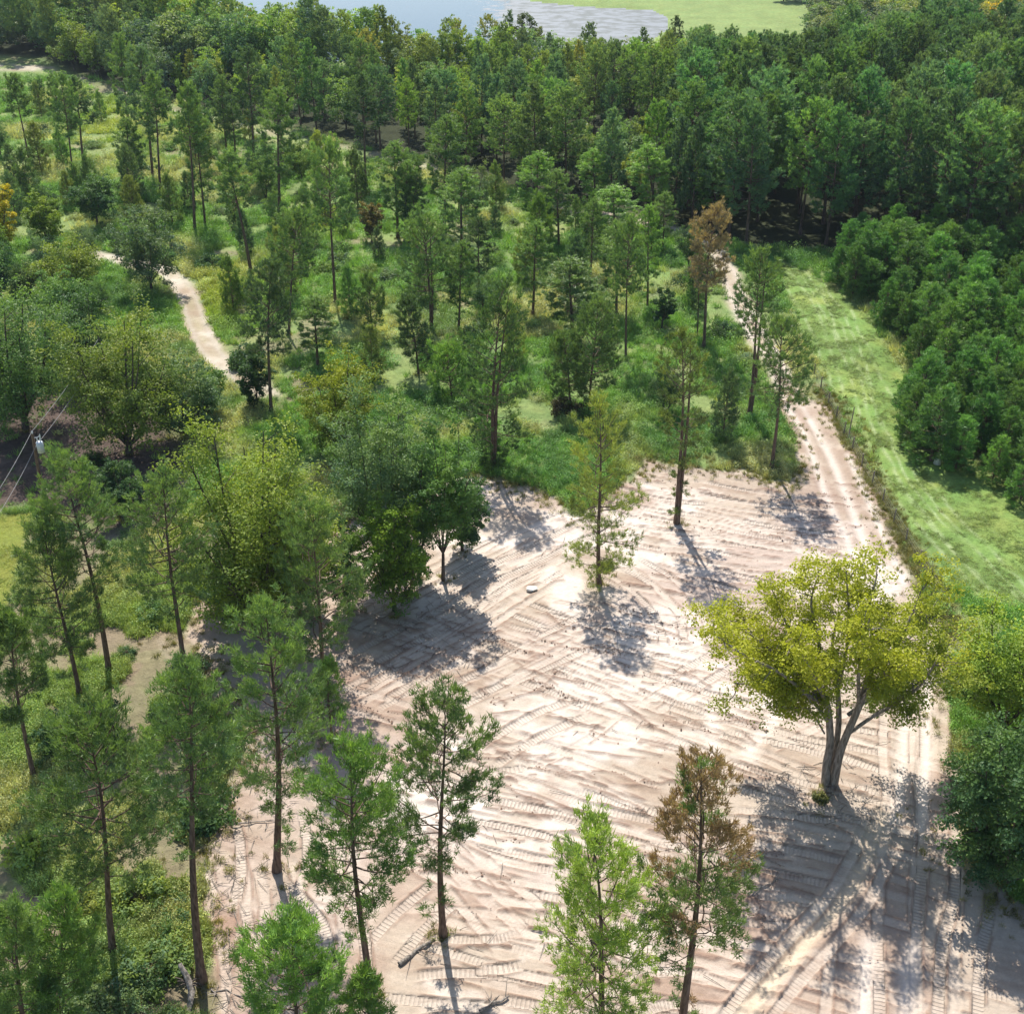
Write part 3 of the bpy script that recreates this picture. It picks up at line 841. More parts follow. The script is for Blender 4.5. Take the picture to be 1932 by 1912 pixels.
# ------------------------------------------------------------------ the trees one can point at
# (bx, by) foot, (tx, ty) tip, crown width, crown start, colour, extras, label
NEAR_PINES = [
    (208, 1275, 130, 865, 150, .48, PG, dict(seed=1), 'leaning pine right of the lawn, upper of the pair beside it'),
    (152, 1318, 88, 1000, 150, .25, PG, dict(seed=2, low=6), 'pine with low dense branches just below and left of the leaning pine by the lawn'),
    (352, 1290, 306, 912, 165, .40, PG, dict(seed=3), 'tall pine with bare reddish trunk between weedy strip and big shaded oak'),
    (66, 1475, 12, 1165, 120, .45, PG, dict(seed=4, sparse=.5, low=5), 'thin pine with bare lower branches at the left picture edge'),
    (382, 1855, 335, 1272, 165, .60, PG, dict(seed=5, ntuft=620, low=3), 'very tall slim pine with long bare trunk beside the toppled stump'),
    (216, 1805, 165, 1378, 260, .36, PG, dict(seed=6, ntuft=1150, low=4), 'broad dense green pine left of the slim bare-trunked pine'),
    (522, 1640, 519, 1128, 200, .34, PG, dict(seed=7, ntuft=1000, low=8), 'tall pine with full crown over narrow bare strip left of the pad'),
    (607, 1300, 600, 965, 170, .26, PG, dict(seed=8, ntuft=850), 'pine in front of the dark oak trunk, left of the big shadow'),
    (625, 1398, 622, 1250, 66, .25, PB, dict(seed=9, ntuft=220), 'small bright green pine below the pine by the big shadow'),
    (698, 1858, 650, 1420, 225, .38, PB, dict(seed=10, ntuft=950, low=4), 'bright green pine left of the lone pine on pale soil'),
    (836, 1762, 824, 1312, 205, .40, PG, dict(seed=11, ntuft=760, low=6, sparse=.25), 'lone pine on pale soil with a fallen log at its foot'),
    (1140, 2000, 1112, 1572, 250, .18, (.22, .31, .09), dict(seed=12, ntuft=1100, yellow=.8), 'pale yellow-green open pine at bottom centre of the picture'),
    (1283, 1960, 1332, 1420, 200, .36, PMX, dict(seed=13, ntuft=850, rust=True, low=5), 'browning pine with rusty crown top near the bottom edge'),
    (556, 2090, 566, 1758, 195, .40, PB, dict(seed=14, ntuft=900), 'bright green pine top cut by the bottom edge, second from left dirt strip'),
    (722, 2080, 694, 1850, 85, .40, PB, dict(seed=15, ntuft=300), 'small pine top peeking in at the bottom edge below the bright green pine'),
    (60, 2040, 36, 1688, 130, .25, PG, dict(seed=16, ntuft=700), 'dark pine in the bottom left corner'),
    (118, 2000, 108, 1718, 150, .30, PB, dict(seed=17, ntuft=600), 'bright green pine just right of the bottom left corner pine'),
    (1130, 1102, 1126, 768, 150, .10, PY, dict(seed=18, ntuft=800, low=6, yellow=.8), 'ochre green pine with leafy foot standing on scraped soil'),
    (1276, 987, 1290, 628, 105, .42, (.16, .21, .07), dict(seed=19, ntuft=330, low=12, fork=True, sparse=.3), 'slender twin-stemmed pine alone near top of the scraped pad'),
    (1455, 888, 1482, 618, 125, .45, PG, dict(seed=20, ntuft=480, low=2), 'pine beside the sandy road with curved trunk and round crown'),
    (1412, 792, 1442, 488, 95, .50, PG, dict(seed=21, ntuft=420, low=4, fork=True), 'forked pine between sandy road and weeds, above the round-crowned one'),
    (1327, 662, 1346, 398, 90, .44, PBR, dict(seed=22, ntuft=620, yellow=.6), 'dead rust-brown pine left of the narrow track'),
    (930, 886, 937, 548, 150, .12, (.095, .165, .062), dict(seed=23, ntuft=950, low=18, fork=True), 'twin-trunked pine with needled trunk at the edge of the green meadow'),
    (1112, 780, 1122, 575, 110, .15, PG, dict(seed=24, ntuft=650), 'pine in the meadow, right of the dark litter patch'),
    (1077, 777, 1062, 640, 90, .12, PG, dict(seed=25, ntuft=420), 'bushy pine standing against the dark litter patch'),
    (790, 712, 770, 568, 66, .15, PD, dict(seed=26, ntuft=420), 'small dark pine behind the pale grey-green oak'),
    (813, 628, 806, 422, 115, .30, PG, dict(seed=27, ntuft=700, fork=True), 'double-stemmed pine above the small dark pine'),
    (853, 757, 846, 668, 96, .05, PB, dict(seed=28, ntuft=520), 'bright conical pine between grey-green oak and twin-trunked pine'),
    (512, 782, 506, 502, 105, .40, PD, dict(seed=29, ntuft=600, low=3), 'dark pine in front of the sandy track bend'),
    (706, 640, 690, 535, 60, .10, PG, dict(seed=30, ntuft=320, sparse=.2), 'thin young pine in the pale weeds left of the double-stemmed pine'),
]
used_positions = []
def z_at(x, y):
    return float(base_height(np.array([x]), np.array([y]))[0])

for (bx, by, tx, ty, w, cb, col, ex, lab) in NEAR_PINES:
    h, dx = reach(bx, by, tx, ty)
    B = G(bx, by)
    d = depth(B[1], h * .7)
    Rc = w / FPX * d / 2
    ex = dict(ex)
    near = by > 1000
    m = pine_meshes('pine_%d' % ex['seed'], ex.pop('seed'), H=h, cb=cb, Rc=Rc, lean=(dx, random.uniform(-.4, .4)),
                    blade=(.30, .05) if near else (.34, .065), bend=.2 + .012 * h, **ex)
    place_tree('pine_tree', m, (B[0], B[1], z_at(B[0], B[1])), color=col, label=lab, cat='pine tree', group='pines standing singly round the cleared pad')
    used_positions.append((B[0], B[1], 2.0))

# shared pine shapes for the meadow and the wood
PV = [pine_meshes('meadow_pine_%d' % k, 100 + k, H=18, cb=c, Rc=rc, ntuft=nt, low=lo, sparse=sp, blade=(.38, .085))
      for k, (c, rc, nt, lo, sp) in enumerate([(.50, 2.5, 560, 3, .2), (.42, 2.9, 680, 4, .1), (.58, 2.3, 460, 2, .2), (.30, 2.6, 700, 5, .15), (.46, 3.1, 640, 0, .3)])]
WV = [pine_meshes('wood_pine_%d' % k, 130 + k, H=18, cb=c, Rc=rc, ntuft=nt, blade=(.46, .12), conic=cn)
      for k, (c, rc, nt, cn) in enumerate([(.26, 3.5, 620, .1), (.32, 3.8, 640, .0), (.15, 3.3, 720, .35), (.34, 3.3, 560, .0)])]

MEADOW_PINES = [
    (160, 326, 140, 157, 62, PD, 'right one of the two close pines on the far left meadow'),
    (139, 343, 117, 148, 56, PG, 'left one of the two close pines on the far left meadow'),
    (58, 320, 27, 150, 50, PG, 'thin pine on the far left meadow left of the close pair'),
    (251, 296, 226, 73, 52, PG, 'tallest pine left of the yellow weeds with high round crown'),
    (257, 366, 238, 231, 58, PG, 'pine with drooping crown in front of the yellow weeds'),
    (304, 370, 287, 150, 66, PG, 'pine right of the yellow weeds, nearer of two'),
    (289, 338, 266, 98, 78, PBL, 'pine right of the yellow weeds, farther of two'),
    (368, 443, 358, 167, 66, PG, 'tall thin pine above the willowy grey-green tree'),
    (388, 433, 370, 212, 58, PG, 'pine close right of the tall thin pine above the willowy tree'),
    (428, 296, 418, 150, 46, PG, 'slim pine by the upper track, left of two'),
    (445, 300, 438, 196, 42, PG, 'short pine by the upper track, right of two'),
    (481, 336, 466, 100, 78, PD, 'dark pine in front of the upper track'),
    (475, 522, 432, 297, 78, PG, 'strongly leaning pine above the sandy track head'),
    (527, 407, 526, 178, 78, PG, 'full pine with low crown right of the strongly leaning pine'),
    (633, 578, 620, 280, 92, PG, 'tall straight pine in the pale weeds with long bare trunk'),
    (751, 453, 746, 278, 72, PG, 'pine above the pale weeds, left one of a clump of three'),
    (763, 463, 771, 312, 54, PG, 'pine above the pale weeds, middle one of a clump of three'),
    (770, 468, 790, 334, 50, PD, 'pine above the pale weeds, right one of a clump of three'),
    (838, 440, 845, 228, 80, PG, 'pine with thin trunk behind the clump of three'),
    (850, 343, 843, 226, 58, PBL, 'dark trunked pine at the edge of the wood above the meadow'),
    (870, 502, 874, 332, 88, PG, 'pine with broad dim crown in the centre of the meadow'),
    (865, 634, 874, 470, 60, PG, 'pine behind the double-stemmed pine, slightly right'),
    (903, 560, 905, 420, 56, PD, 'dark pine right of the broad dim pine'),
    (1054, 470, 1052, 330, 64, PG, 'pine with bare trunk in the bright meadow gap'),
    (1012, 452, 1018, 297, 82, PB, 'bright dense pine at the upper meadow edge'),
    (1125, 404, 1120, 290, 64, PB, 'conical bright pine behind the upper meadow path'),
    (1240, 424, 1222, 280, 86, PB, 'large bright pine standing out in front of the dark wood'),
    (1162, 478, 1160, 362, 92, PB, 'bushy bright pine below the large bright pine'),
    (1162, 600, 1166, 430, 74, PG, 'tall pine in the right meadow, left of a close pair'),
    (1180, 682, 1187, 425, 76, PG, 'tall pine in the right meadow, right of a close pair'),
    (1221, 586, 1226, 400, 56, PB, 'yellow-green pine with thin trunk right of the close pair'),
    (1114, 522, 1122, 385, 48, PG, 'slim pine by the dark bush in the upper right meadow'),
    (1080, 650, 1078, 500, 110, PG, 'wide green pine left of the tall close pair'),
    (1005, 600, 1014, 430, 70, PG, 'dense green pine in the middle meadow right of the dark pine'),
    (1228, 482, 1232, 398, 40, PG, 'thin trunked pine in the clump by the track, leftmost'),
    (1250, 476, 1256, 372, 46, PG, 'pine in the clump by the track, rightmost'),
    (1315, 640, 1322, 480, 40, PD, 'dark thin pine close behind the dead brown pine'),
    (1350, 430, 1350, 300, 86, PB, 'bright pine just above the dead brown pine'),
    (600, 700, 596, 570, 78, PG, 'green pine behind the yellow-topped tree'),
    (545, 640, 560, 405, 86, PG, 'tall dim pine between sandy track and pale weeds'),
    (690, 350, 682, 152, 66, PD, 'dark pine at the wood edge with pale ground behind it'),
]
for i, (bx, by, tx, ty, w, col, lab) in enumerate(MEADOW_PINES):
    h, dx = reach(bx, by, tx, ty)
    B = G(bx, by)
    k = i % 5 if h > 13 else 3
    Rc = w / FPX * depth(B[1], h * .7) / 2
    base = (2.5, 2.9, 2.3, 2.6, 3.1)[k]
    sxy = Rc / base
    place_tree('pine_tree', PV[k], (B[0], B[1], z_at(B[0], B[1])), scale=(sxy, sxy, h / 18), rz=0.0, color=tuple(c * 1.18 for c in col), label=lab, cat='pine tree',
               group='tall pines scattered over the meadow', tilt=(random.uniform(-.02, .02), math.atan2(dx, h)))
    used_positions.append((B[0], B[1], 2.0))

# broadleaf shapes
BV = [broad_meshes('leafy_%d' % k, 200 + k, H=12, Rc=rc, cb=c, nlimb=nl, nsub=7, nleaf=nf, leaf=lf, r0=.26, lump=lm, stems=stm)
      for k, (rc, c, nl, nf, lf, lm, stm) in enumerate([(4.6, .16, 9, 30, .25, 1.0, 1), (4.2, .12, 9, 32, .24, 1.15, 2), (5.0, .22, 10, 30, .26, .9, 1), (3.6, .10, 8, 30, .24, 1.1, 3), (4.4, .18, 10, 24, .30, .95, 1)])]
BR_ = (4.6, 4.2, 5.0, 3.6, 4.4)
WB = [broad_meshes('wood_leafy_%d' % k, 240 + k, H=12, Rc=rc, cb=.08, nlimb=8, nsub=6, nleaf=18, leaf=.40, r0=.22, lump=1.1)
      for k, rc in enumerate((4.2, 3.8, 4.6))]

def broad_unique(name, label, bx, by, tx, ty, w, cb, col, seed, group=None, **kw):
    h, dx = reach(bx, by, tx, ty); B = G(bx, by)
    Rc = w / FPX * depth(B[1], h * .55) / 2
    m = broad_meshes('grown_%d' % seed, seed, H=h, Rc=Rc, cb=cb, **kw)
    used_positions.append((B[0], B[1], 2.5))
    return place_tree(name, m, (B[0], B[1], z_at(B[0], B[1])), color=col, label=label, cat='tree', group=group, tilt=(0, math.atan2(dx, h) * .5))

# ---- the big spreading yellow-green tree on the pad
def hero_tree():
    bx, by = 1566, 1478
    B = G(bx, by)
    r = np.random.default_rng(77)
    px = lambda x, y, dy=0.0: _at(B, x, y, dy)
    def _at(B, x, y, dy):
        Y = B[1] + dy
        u = (x - 966) / FPX; v = -(y - 956) / FPX
        t = Y / (CT + v * ST)
        return np.array([t * u - B[0], dy, CAM_H + t * (-ST + v * CT)])
    tr = Wood(); lb = Wood()
    def limb(pts, r0, r1, sides=8, store=lb):
        cv = smooth_line([p for p in pts], 5)
        store.tube(cv, np.linspace(r0, r1, len(cv)), sides); return cv
    # three stems grown together at the foot
    foot = np.array([0, 0, -.4])
    limb([foot + (-.25, 0, 0), px(1560, 1440), px(1566, 1400, .1), px(1560, 1330, .2), px(1540, 1290, .3)], .29, .17, 10, tr)
    limb([foot + (.2, -.1, 0), px(1582, 1430, -.2), px(1596, 1390, -.3), px(1622, 1330, -.4), px(1640, 1270, -.5)], .28, .17, 10, tr)
    limb([foot + (.0, .25, 0), px(1572, 1430, .5), px(1582, 1370, .8), px(1580, 1300, 1.0)], .24, .15, 9, tr)
    mains = [
        [px(1555, 1330, .1), px(1520, 1310, -1), px(1470, 1270, -2), px(1400, 1235, -2.6), px(1350, 1200, -2.8)],
        [px(1550, 1320, .2), px(1500, 1270, .6), px(1440, 1210, 1.4), px(1375, 1170, 2.0)],
        [px(1545, 1295, .3), px(1510, 1230, .6), px(1475, 1160, .6), px(1460, 1120, .4)],
        [px(1540, 1290, .3), px(1545, 1220, 1.0), px(1530, 1140, 1.6), px(1545, 1085, 2)],
        [px(1580, 1300, 1.0), px(1598, 1220, .9), px(1600, 1150, .5), px(1596, 1080, .1)],
        [px(1580, 1300, 1.0), px(1570, 1230, 2.2), px(1580, 1170, 3.4), px(1600, 1130, 4.0)],
        [px(1640, 1270, -.5), px(1645, 1210, -.4), px(1640, 1150, .2), px(1655, 1085, .6)],
        [px(1640, 1270, -.5), px(1690, 1220, .4), px(1720, 1160, 1.2), px(1740, 1110, 1.6)],
        [px(1600, 1385, -.3), px(1650, 1350, -.2), px(1705, 1310, 0), px(1760, 1265, .3), px(1790, 1215, .4)],
        [px(1650, 1350, -.2), px(1695, 1325, -.8), px(1740, 1290, -1.8), px(1770, 1240, -2.4)],
        [px(1560, 1330, .2), px(1545, 1300, -1.4), px(1520, 1250, -3.0), px(1500, 1210, -3.8)],
        [px(1620, 1330, -.4), px(1620, 1270, -2.0), px(1630, 1210, -3.4), px(1640, 1170, -4.0)],
        [px(1560, 1330, .2), px(1500, 1300, 1.4), px(1440, 1250, 3.2), px(1400, 1220, 4.4)],
        [px(1640, 1270, -.5), px(1690, 1230, 2), px(1730, 1190, 4), px(1750, 1170, 5.0)],
        [px(1550, 1320, .1), px(1500, 1300, -.6), px(1440, 1295, -1.2), px(1385, 1290, -1.6)],
        [px(1545, 1300, .3), px(1480, 1250, 0), px(1400, 1190, 0), px(1345, 1190, .3)],
        [px(1560, 1360, .1), px(1530, 1320, .8), px(1490, 1290, 2.0), px(1455, 1285, 2.8)],
        [px(1620, 1330, -.4), px(1650, 1290, -1.4), px(1680, 1270, -2.4), px(1710, 1250, -3.2)],
        [px(1600, 1350, -.2), px(1640, 1320, .8), px(1680, 1300, 2.2), px(1700, 1280, 3.2)],
        [px(1555, 1385, 0), px(1525, 1340, -.8), px(1490, 1338, -1.4), px(1460, 1335, -1.8)],
    ]
    LP = []; LNm = []; LT = []; LS = []
    for mi, mpts in enumerate(mains):
        cv = limb(mpts, .13 if mi < 19 else .06, .035, 7)
        nsub = 13 if mi < 19 else 3
        for j in range(nsub):
            t = r.uniform(.16, 1.0) if mi < 19 else r.uniform(.7, 1.0)
            i = min(int(t * (len(cv) - 1)), len(cv) - 2); p0 = cv[i]
            out = unit(cv[-1] - np.array([0, 0, 6.0]))
            d = unit(r.normal(size=3) * np.array([1, 1, .8]) + .8 * out + np.array([0, 0, .25]))
            L = r.uniform(.9, 2.3) if mi < 19 else .9
            p1 = p0 + d * L
            lb.tube(np.stack([p0, (p0 + p1) / 2 + r.normal(size=3) * .12, p1]), [.05, .03, .012], 4)
            ty = r.random()
            for q in range(8 if mi < 19 else 3):
                c = p0 + (p1 - p0) * r.uniform(.3, 1.15) + r.normal(size=3) * .36
                n = int(r.uniform(26, 52)); rad = r.uniform(.32, .58)
                o = unit(r.normal(size=(n, 3))) * (r.random((n, 1)) ** .45) * np.array([1.25, 1.25, .6]) * rad
                LP.append(c + o); LNm.append(o / rad * .8 + r.normal(size=(n, 3)) * .55 + np.array([0, 0, .75]))
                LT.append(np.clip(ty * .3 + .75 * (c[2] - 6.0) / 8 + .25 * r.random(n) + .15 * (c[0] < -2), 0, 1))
                LS.append(.165 * r.uniform(.6, 1.4, n))
    quad = leaves(np.concatenate(LP), np.concatenate(LNm), np.concatenate(LS), r)
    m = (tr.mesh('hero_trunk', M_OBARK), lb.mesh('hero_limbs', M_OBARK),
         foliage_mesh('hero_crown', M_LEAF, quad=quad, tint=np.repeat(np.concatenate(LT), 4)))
    place_tree('spreading_tree', m, (B[0], B[1], z_at(B[0], B[1])), color=(.27, .30, .052), label='big spreading tree turning yellow with pale many-stemmed trunk on the dirt', cat='tree')
hero_tree()

GB = 'broadleaf trees round the cleared ground'
broad_unique('broadleaf_tree', 'huge yellow-green oak with dark trunk over the shaded dirt', 498, 1182, 478, 738, 350, .05, (.235, .29, .065), 301, GB, nlimb=16, nsub=11, nleaf=46, leaf=.21, r0=.45)
broad_unique('broadleaf_tree', 'olive brown-tinged oak left of the sandy track', 245, 860, 238, 540, 265, .04, OL, 302, GB, nlimb=13, nsub=9, nleaf=40, leaf=.24, r0=.4)
broad_unique('broadleaf_tree', 'deep green oak at the left edge behind the utility pole', 50, 815, 45, 482, 270, .06, OG, 303, GB, nlimb=13, nsub=9, nleaf=38, leaf=.24, r0=.4)
broad_unique('broadleaf_tree', 'pale grey-green tree with several stems behind the pad corner', 722, 1090, 712, 665, 215, .12, (.15, .225, .11), 304, GB, nlimb=12, nsub=8, nleaf=38, leaf=.20, r0=.28, stems=3)
broad_unique('broadleaf_tree', 'round tree with yellow and orange top above the grey-green one', 640, 860, 648, 640, 175, .05, (.23, .26, .035), 305, GB, nlimb=11, nsub=8, nleaf=38, leaf=.20, r0=.25, tip=1.0)
broad_unique('broadleaf_tree', 'thin-stemmed leafy tree on the shadow edge, right of two', 836, 1095, 852, 715, 175, .14, (.13, .23, .07), 306, GB, nlimb=10, nsub=7, nleaf=42, leaf=.19, r0=.16)
broad_unique('broadleaf_tree', 'thin-stemmed leafy tree on the shadow edge, left of two', 790, 1090, 785, 760, 160, .10, OG, 307, GB, nlimb=9, nsub=7, nleaf=30, leaf=.18, r0=.16)
broad_unique('broadleaf_tree', 'dark yellow-green tree between the huge oak and the shadow', 745, 1155, 705, 905, 165, .08, (.16, .25, .05), 308, GB, nlimb=9, nsub=8, nleaf=34, leaf=.18, r0=.2)
broad_unique('broadleaf_tree', 'grey-green bushy tree above the huge oak', 350, 830, 352, 655, 165, .05, GG, 309, GB, nlimb=9, nsub=8, nleaf=34, leaf=.22, r0=.22)
broad_unique('broadleaf_tree', 'willowy grey-green tree at the head of the sandy track', 287, 556, 283, 355, 140, .08, GG, 310, GB, nlimb=9, nsub=8, nleaf=34, leaf=.24, r0=.2)
broad_unique('broadleaf_tree', 'olive brown spreading tree left of the willowy tree', 128, 575, 132, 428, 145, .15, (.20, .24, .06), 311, GB, nlimb=9, nsub=8, nleaf=30, leaf=.24, r0=.2)
broad_unique('broadleaf_tree', 'golden yellow tree at the left picture edge', 14, 500, 8, 308, 80, .1, YL, 312, GB, nlimb=8, nsub=7, nleaf=34, leaf=.25, r0=.2)
broad_unique('broadleaf_tree', 'bright yellow-green small tree beside the golden tree', 92, 470, 92, 345, 82, .1, (.22, .29, .05), 313, GB, nlimb=8, nsub=7, nleaf=30, leaf=.24, r0=.15)
broad_unique('broadleaf_tree', 'dark grey-green round tree above the willowy tree', 185, 432, 182, 318, 100, .15, OD, 314, GB, nlimb=8, nsub=7, nleaf=30, leaf=.26, r0=.18)
broad_unique('broadleaf_tree', 'dull reddish brown small tree in the pale weeds', 702, 462, 700, 366, 62, .12, (.22, .17, .08), 315, GB, nlimb=8, nsub=6, nleaf=28, leaf=.24, r0=.14)
broad_unique('broadleaf_tree', 'small dark oak in the right meadow with its own shadow', 1248, 628, 1254, 540, 52, .2, OD, 316, GB, nlimb=7, nsub=6, nleaf=24, leaf=.2, r0=.12)
broad_unique('broadleaf_tree', 'dense dark green tree overhanging the lower right edge', 1900, 1672, 1888, 1320, 275, .0, OD, 317, GB, nlimb=14, nsub=10, nleaf=46, leaf=.19, r0=.35)
broad_unique('broadleaf_tree', 'yellow-green tree with bare grey twigs right of the spreading tree', 1890, 1400, 1878, 1112, 240, .06, (.24, .31, .06), 318, GB, nlimb=12, nsub=9, nleaf=36, leaf=.19, r0=.3)
broad_unique('broadleaf_tree', 'dark leafy tree between the front pine and the shaded dirt', 660, 1150, 645, 960, 130, .06, OD, 319, GB, nlimb=8, nsub=7, nleaf=30, leaf=.18, r0=.16)
broad_unique('broadleaf_tree', 'dark undergrowth tree behind the grey-green stems', 690, 940, 690, 800, 150, .05, OG, 320, GB, nlimb=9, nsub=8, nleaf=30, leaf=.2, r0=.18)
broad_unique('broadleaf_tree', 'dark bluish green bush tree under the left pines', 196, 1425, 196, 1288, 92, .02, (.085, .14, .09), 321, GB, nlimb=8, nsub=7, nleaf=34, leaf=.16, r0=.12)
broad_unique('broadleaf_tree', 'dark tree leaning over the litter ground right of the pole', 235, 985, 222, 840, 120, .05, OD, 322, GB, nlimb=9, nsub=7, nleaf=30, leaf=.2, r0=.16)
broad_unique('broadleaf_tree', 'green shaggy tree under the olive oak', 395, 790, 398, 690, 90, .05, (.12, .21, .07), 323, GB, nlimb=8, nsub=7, nleaf=28, leaf=.2, r0=.14)
broad_unique('broadleaf_tree', 'dark low tree beside the track below the dark pine', 487, 770, 487, 640, 76, .05, OD, 324, GB, nlimb=8, nsub=7, nleaf=28, leaf=.2, r0=.14)
broad_unique('broadleaf_tree', 'second deep green oak filling the left edge above the pole', 120, 660, 112, 500, 120, .1, OG, 325, GB, nlimb=10, nsub=8, nleaf=30, leaf=.22, r0=.2)
broad_unique('broadleaf_tree', 'dark low tree under the left side of the huge oak', 425, 1160, 420, 1010, 120, .02, OD, 327, GB, nlimb=9, nsub=8, nleaf=34, leaf=.19, r0=.16)
broad_unique('broadleaf_tree', 'dark low tree under the right side of the huge oak', 560, 1150, 560, 1000, 110, .02, OD, 328, GB, nlimb=9, nsub=8, nleaf=34, leaf=.19, r0=.16)
broad_unique('broadleaf_tree', 'big oak added out of view beyond the left picture edge to shade the ground', -70, 760, -75, 430, 260, .06, OG, 329, GB, nlimb=12, nsub=8, nleaf=34, leaf=.26, r0=.4)  # extra tree, added for the shade it casts on the litter ground
broad_unique('broadleaf_tree', 'tree behind the deep green oak, left of the olive one', 165, 720, 160, 520, 150, .05, OD, 330, GB, nlimb=10, nsub=8, nleaf=32, leaf=.22, r0=.25)
broad_unique('broadleaf_tree', 'dark green tree behind the two thin-stemmed trees at the shadow edge', 872, 1040, 868, 850, 120, .08, OD, 331, GB, nlimb=9, nsub=8, nleaf=34, leaf=.19, r0=.16)
broad_unique('broadleaf_tree', 'dark low tree between the thin-stemmed trees and the yellow-green one', 765, 1120, 770, 960, 110, .04, OD, 332, GB, nlimb=9, nsub=8, nleaf=34, leaf=.19, r0=.16)
broad_unique('broadleaf_tree', 'dark oak half out of the picture on the lower right', 2020, 1560, 2010, 1230, 220, .0, OD, 326, GB, nlimb=12, nsub=9, nleaf=36, leaf=.2, r0=.3)

# ------------------------------------------------------------------ the dense wood, tree by tree
def far_enough(x, y, d, pts):
    for (a, b, q) in pts:
        if (a - x) ** 2 + (b - y) ** 2 < max(d, q) ** 2: return False
    return True
def to_px(X, Y, Z=0):
    d = (CAM_H - Z) * ST + Y * CT
    return 966 + FPX * X / d, 956 - FPX * ((Z - CAM_H) * CT + Y * ST) / d

lo, hi = FOREST.min(0), FOREST.max(0)
cand = []
rr = np.random.default_rng(21)
pts = rr.uniform([lo[0], lo[1]], [hi[0], min(hi[1], 420)], (30000, 2))
pts = pts[inside(pts[:, 0], pts[:, 1], FOREST)]
grid = {}
for x, y in pts:
    px, py = to_px(x, y)
    if not (-90 < px < 2020): continue
    tx, ty = to_px(x, y, 18)
    if py < 8 and not (350 < px < 1560): 
        if ty < -90: continue
    if ty < -120: continue
    mn = 4.3 if y < 185 else (4.2 if y < 300 else 5.2)
    gx, gy = int(x // 8), int(y // 8); ok = True
    for i in (-1, 0, 1):
        for j in (-1, 0, 1):
            for (a, b) in grid.get((gx + i, gy + j), ()):
                if (a - x) ** 2 + (b - y) ** 2 < mn * mn: ok = False
    if not ok: continue
    grid.setdefault((gx, gy), []).append((x, y)); cand.append((x, y, px, py))
cand.sort(key=lambda c: c[1])
FARPTS = []
npine = nleafy = 0
PINE_MAX, LEAF_MAX = 300 - len(NEAR_PINES) - len(MEADOW_PINES), 250
def jcol(c, s=.16, g=1.0):
    f = g + random.uniform(-s, s)
    return (c[0] * f * (1 + random.uniform(-.14, .14)), c[1] * f, c[2] * f * (1 + random.uniform(-.12, .12)))
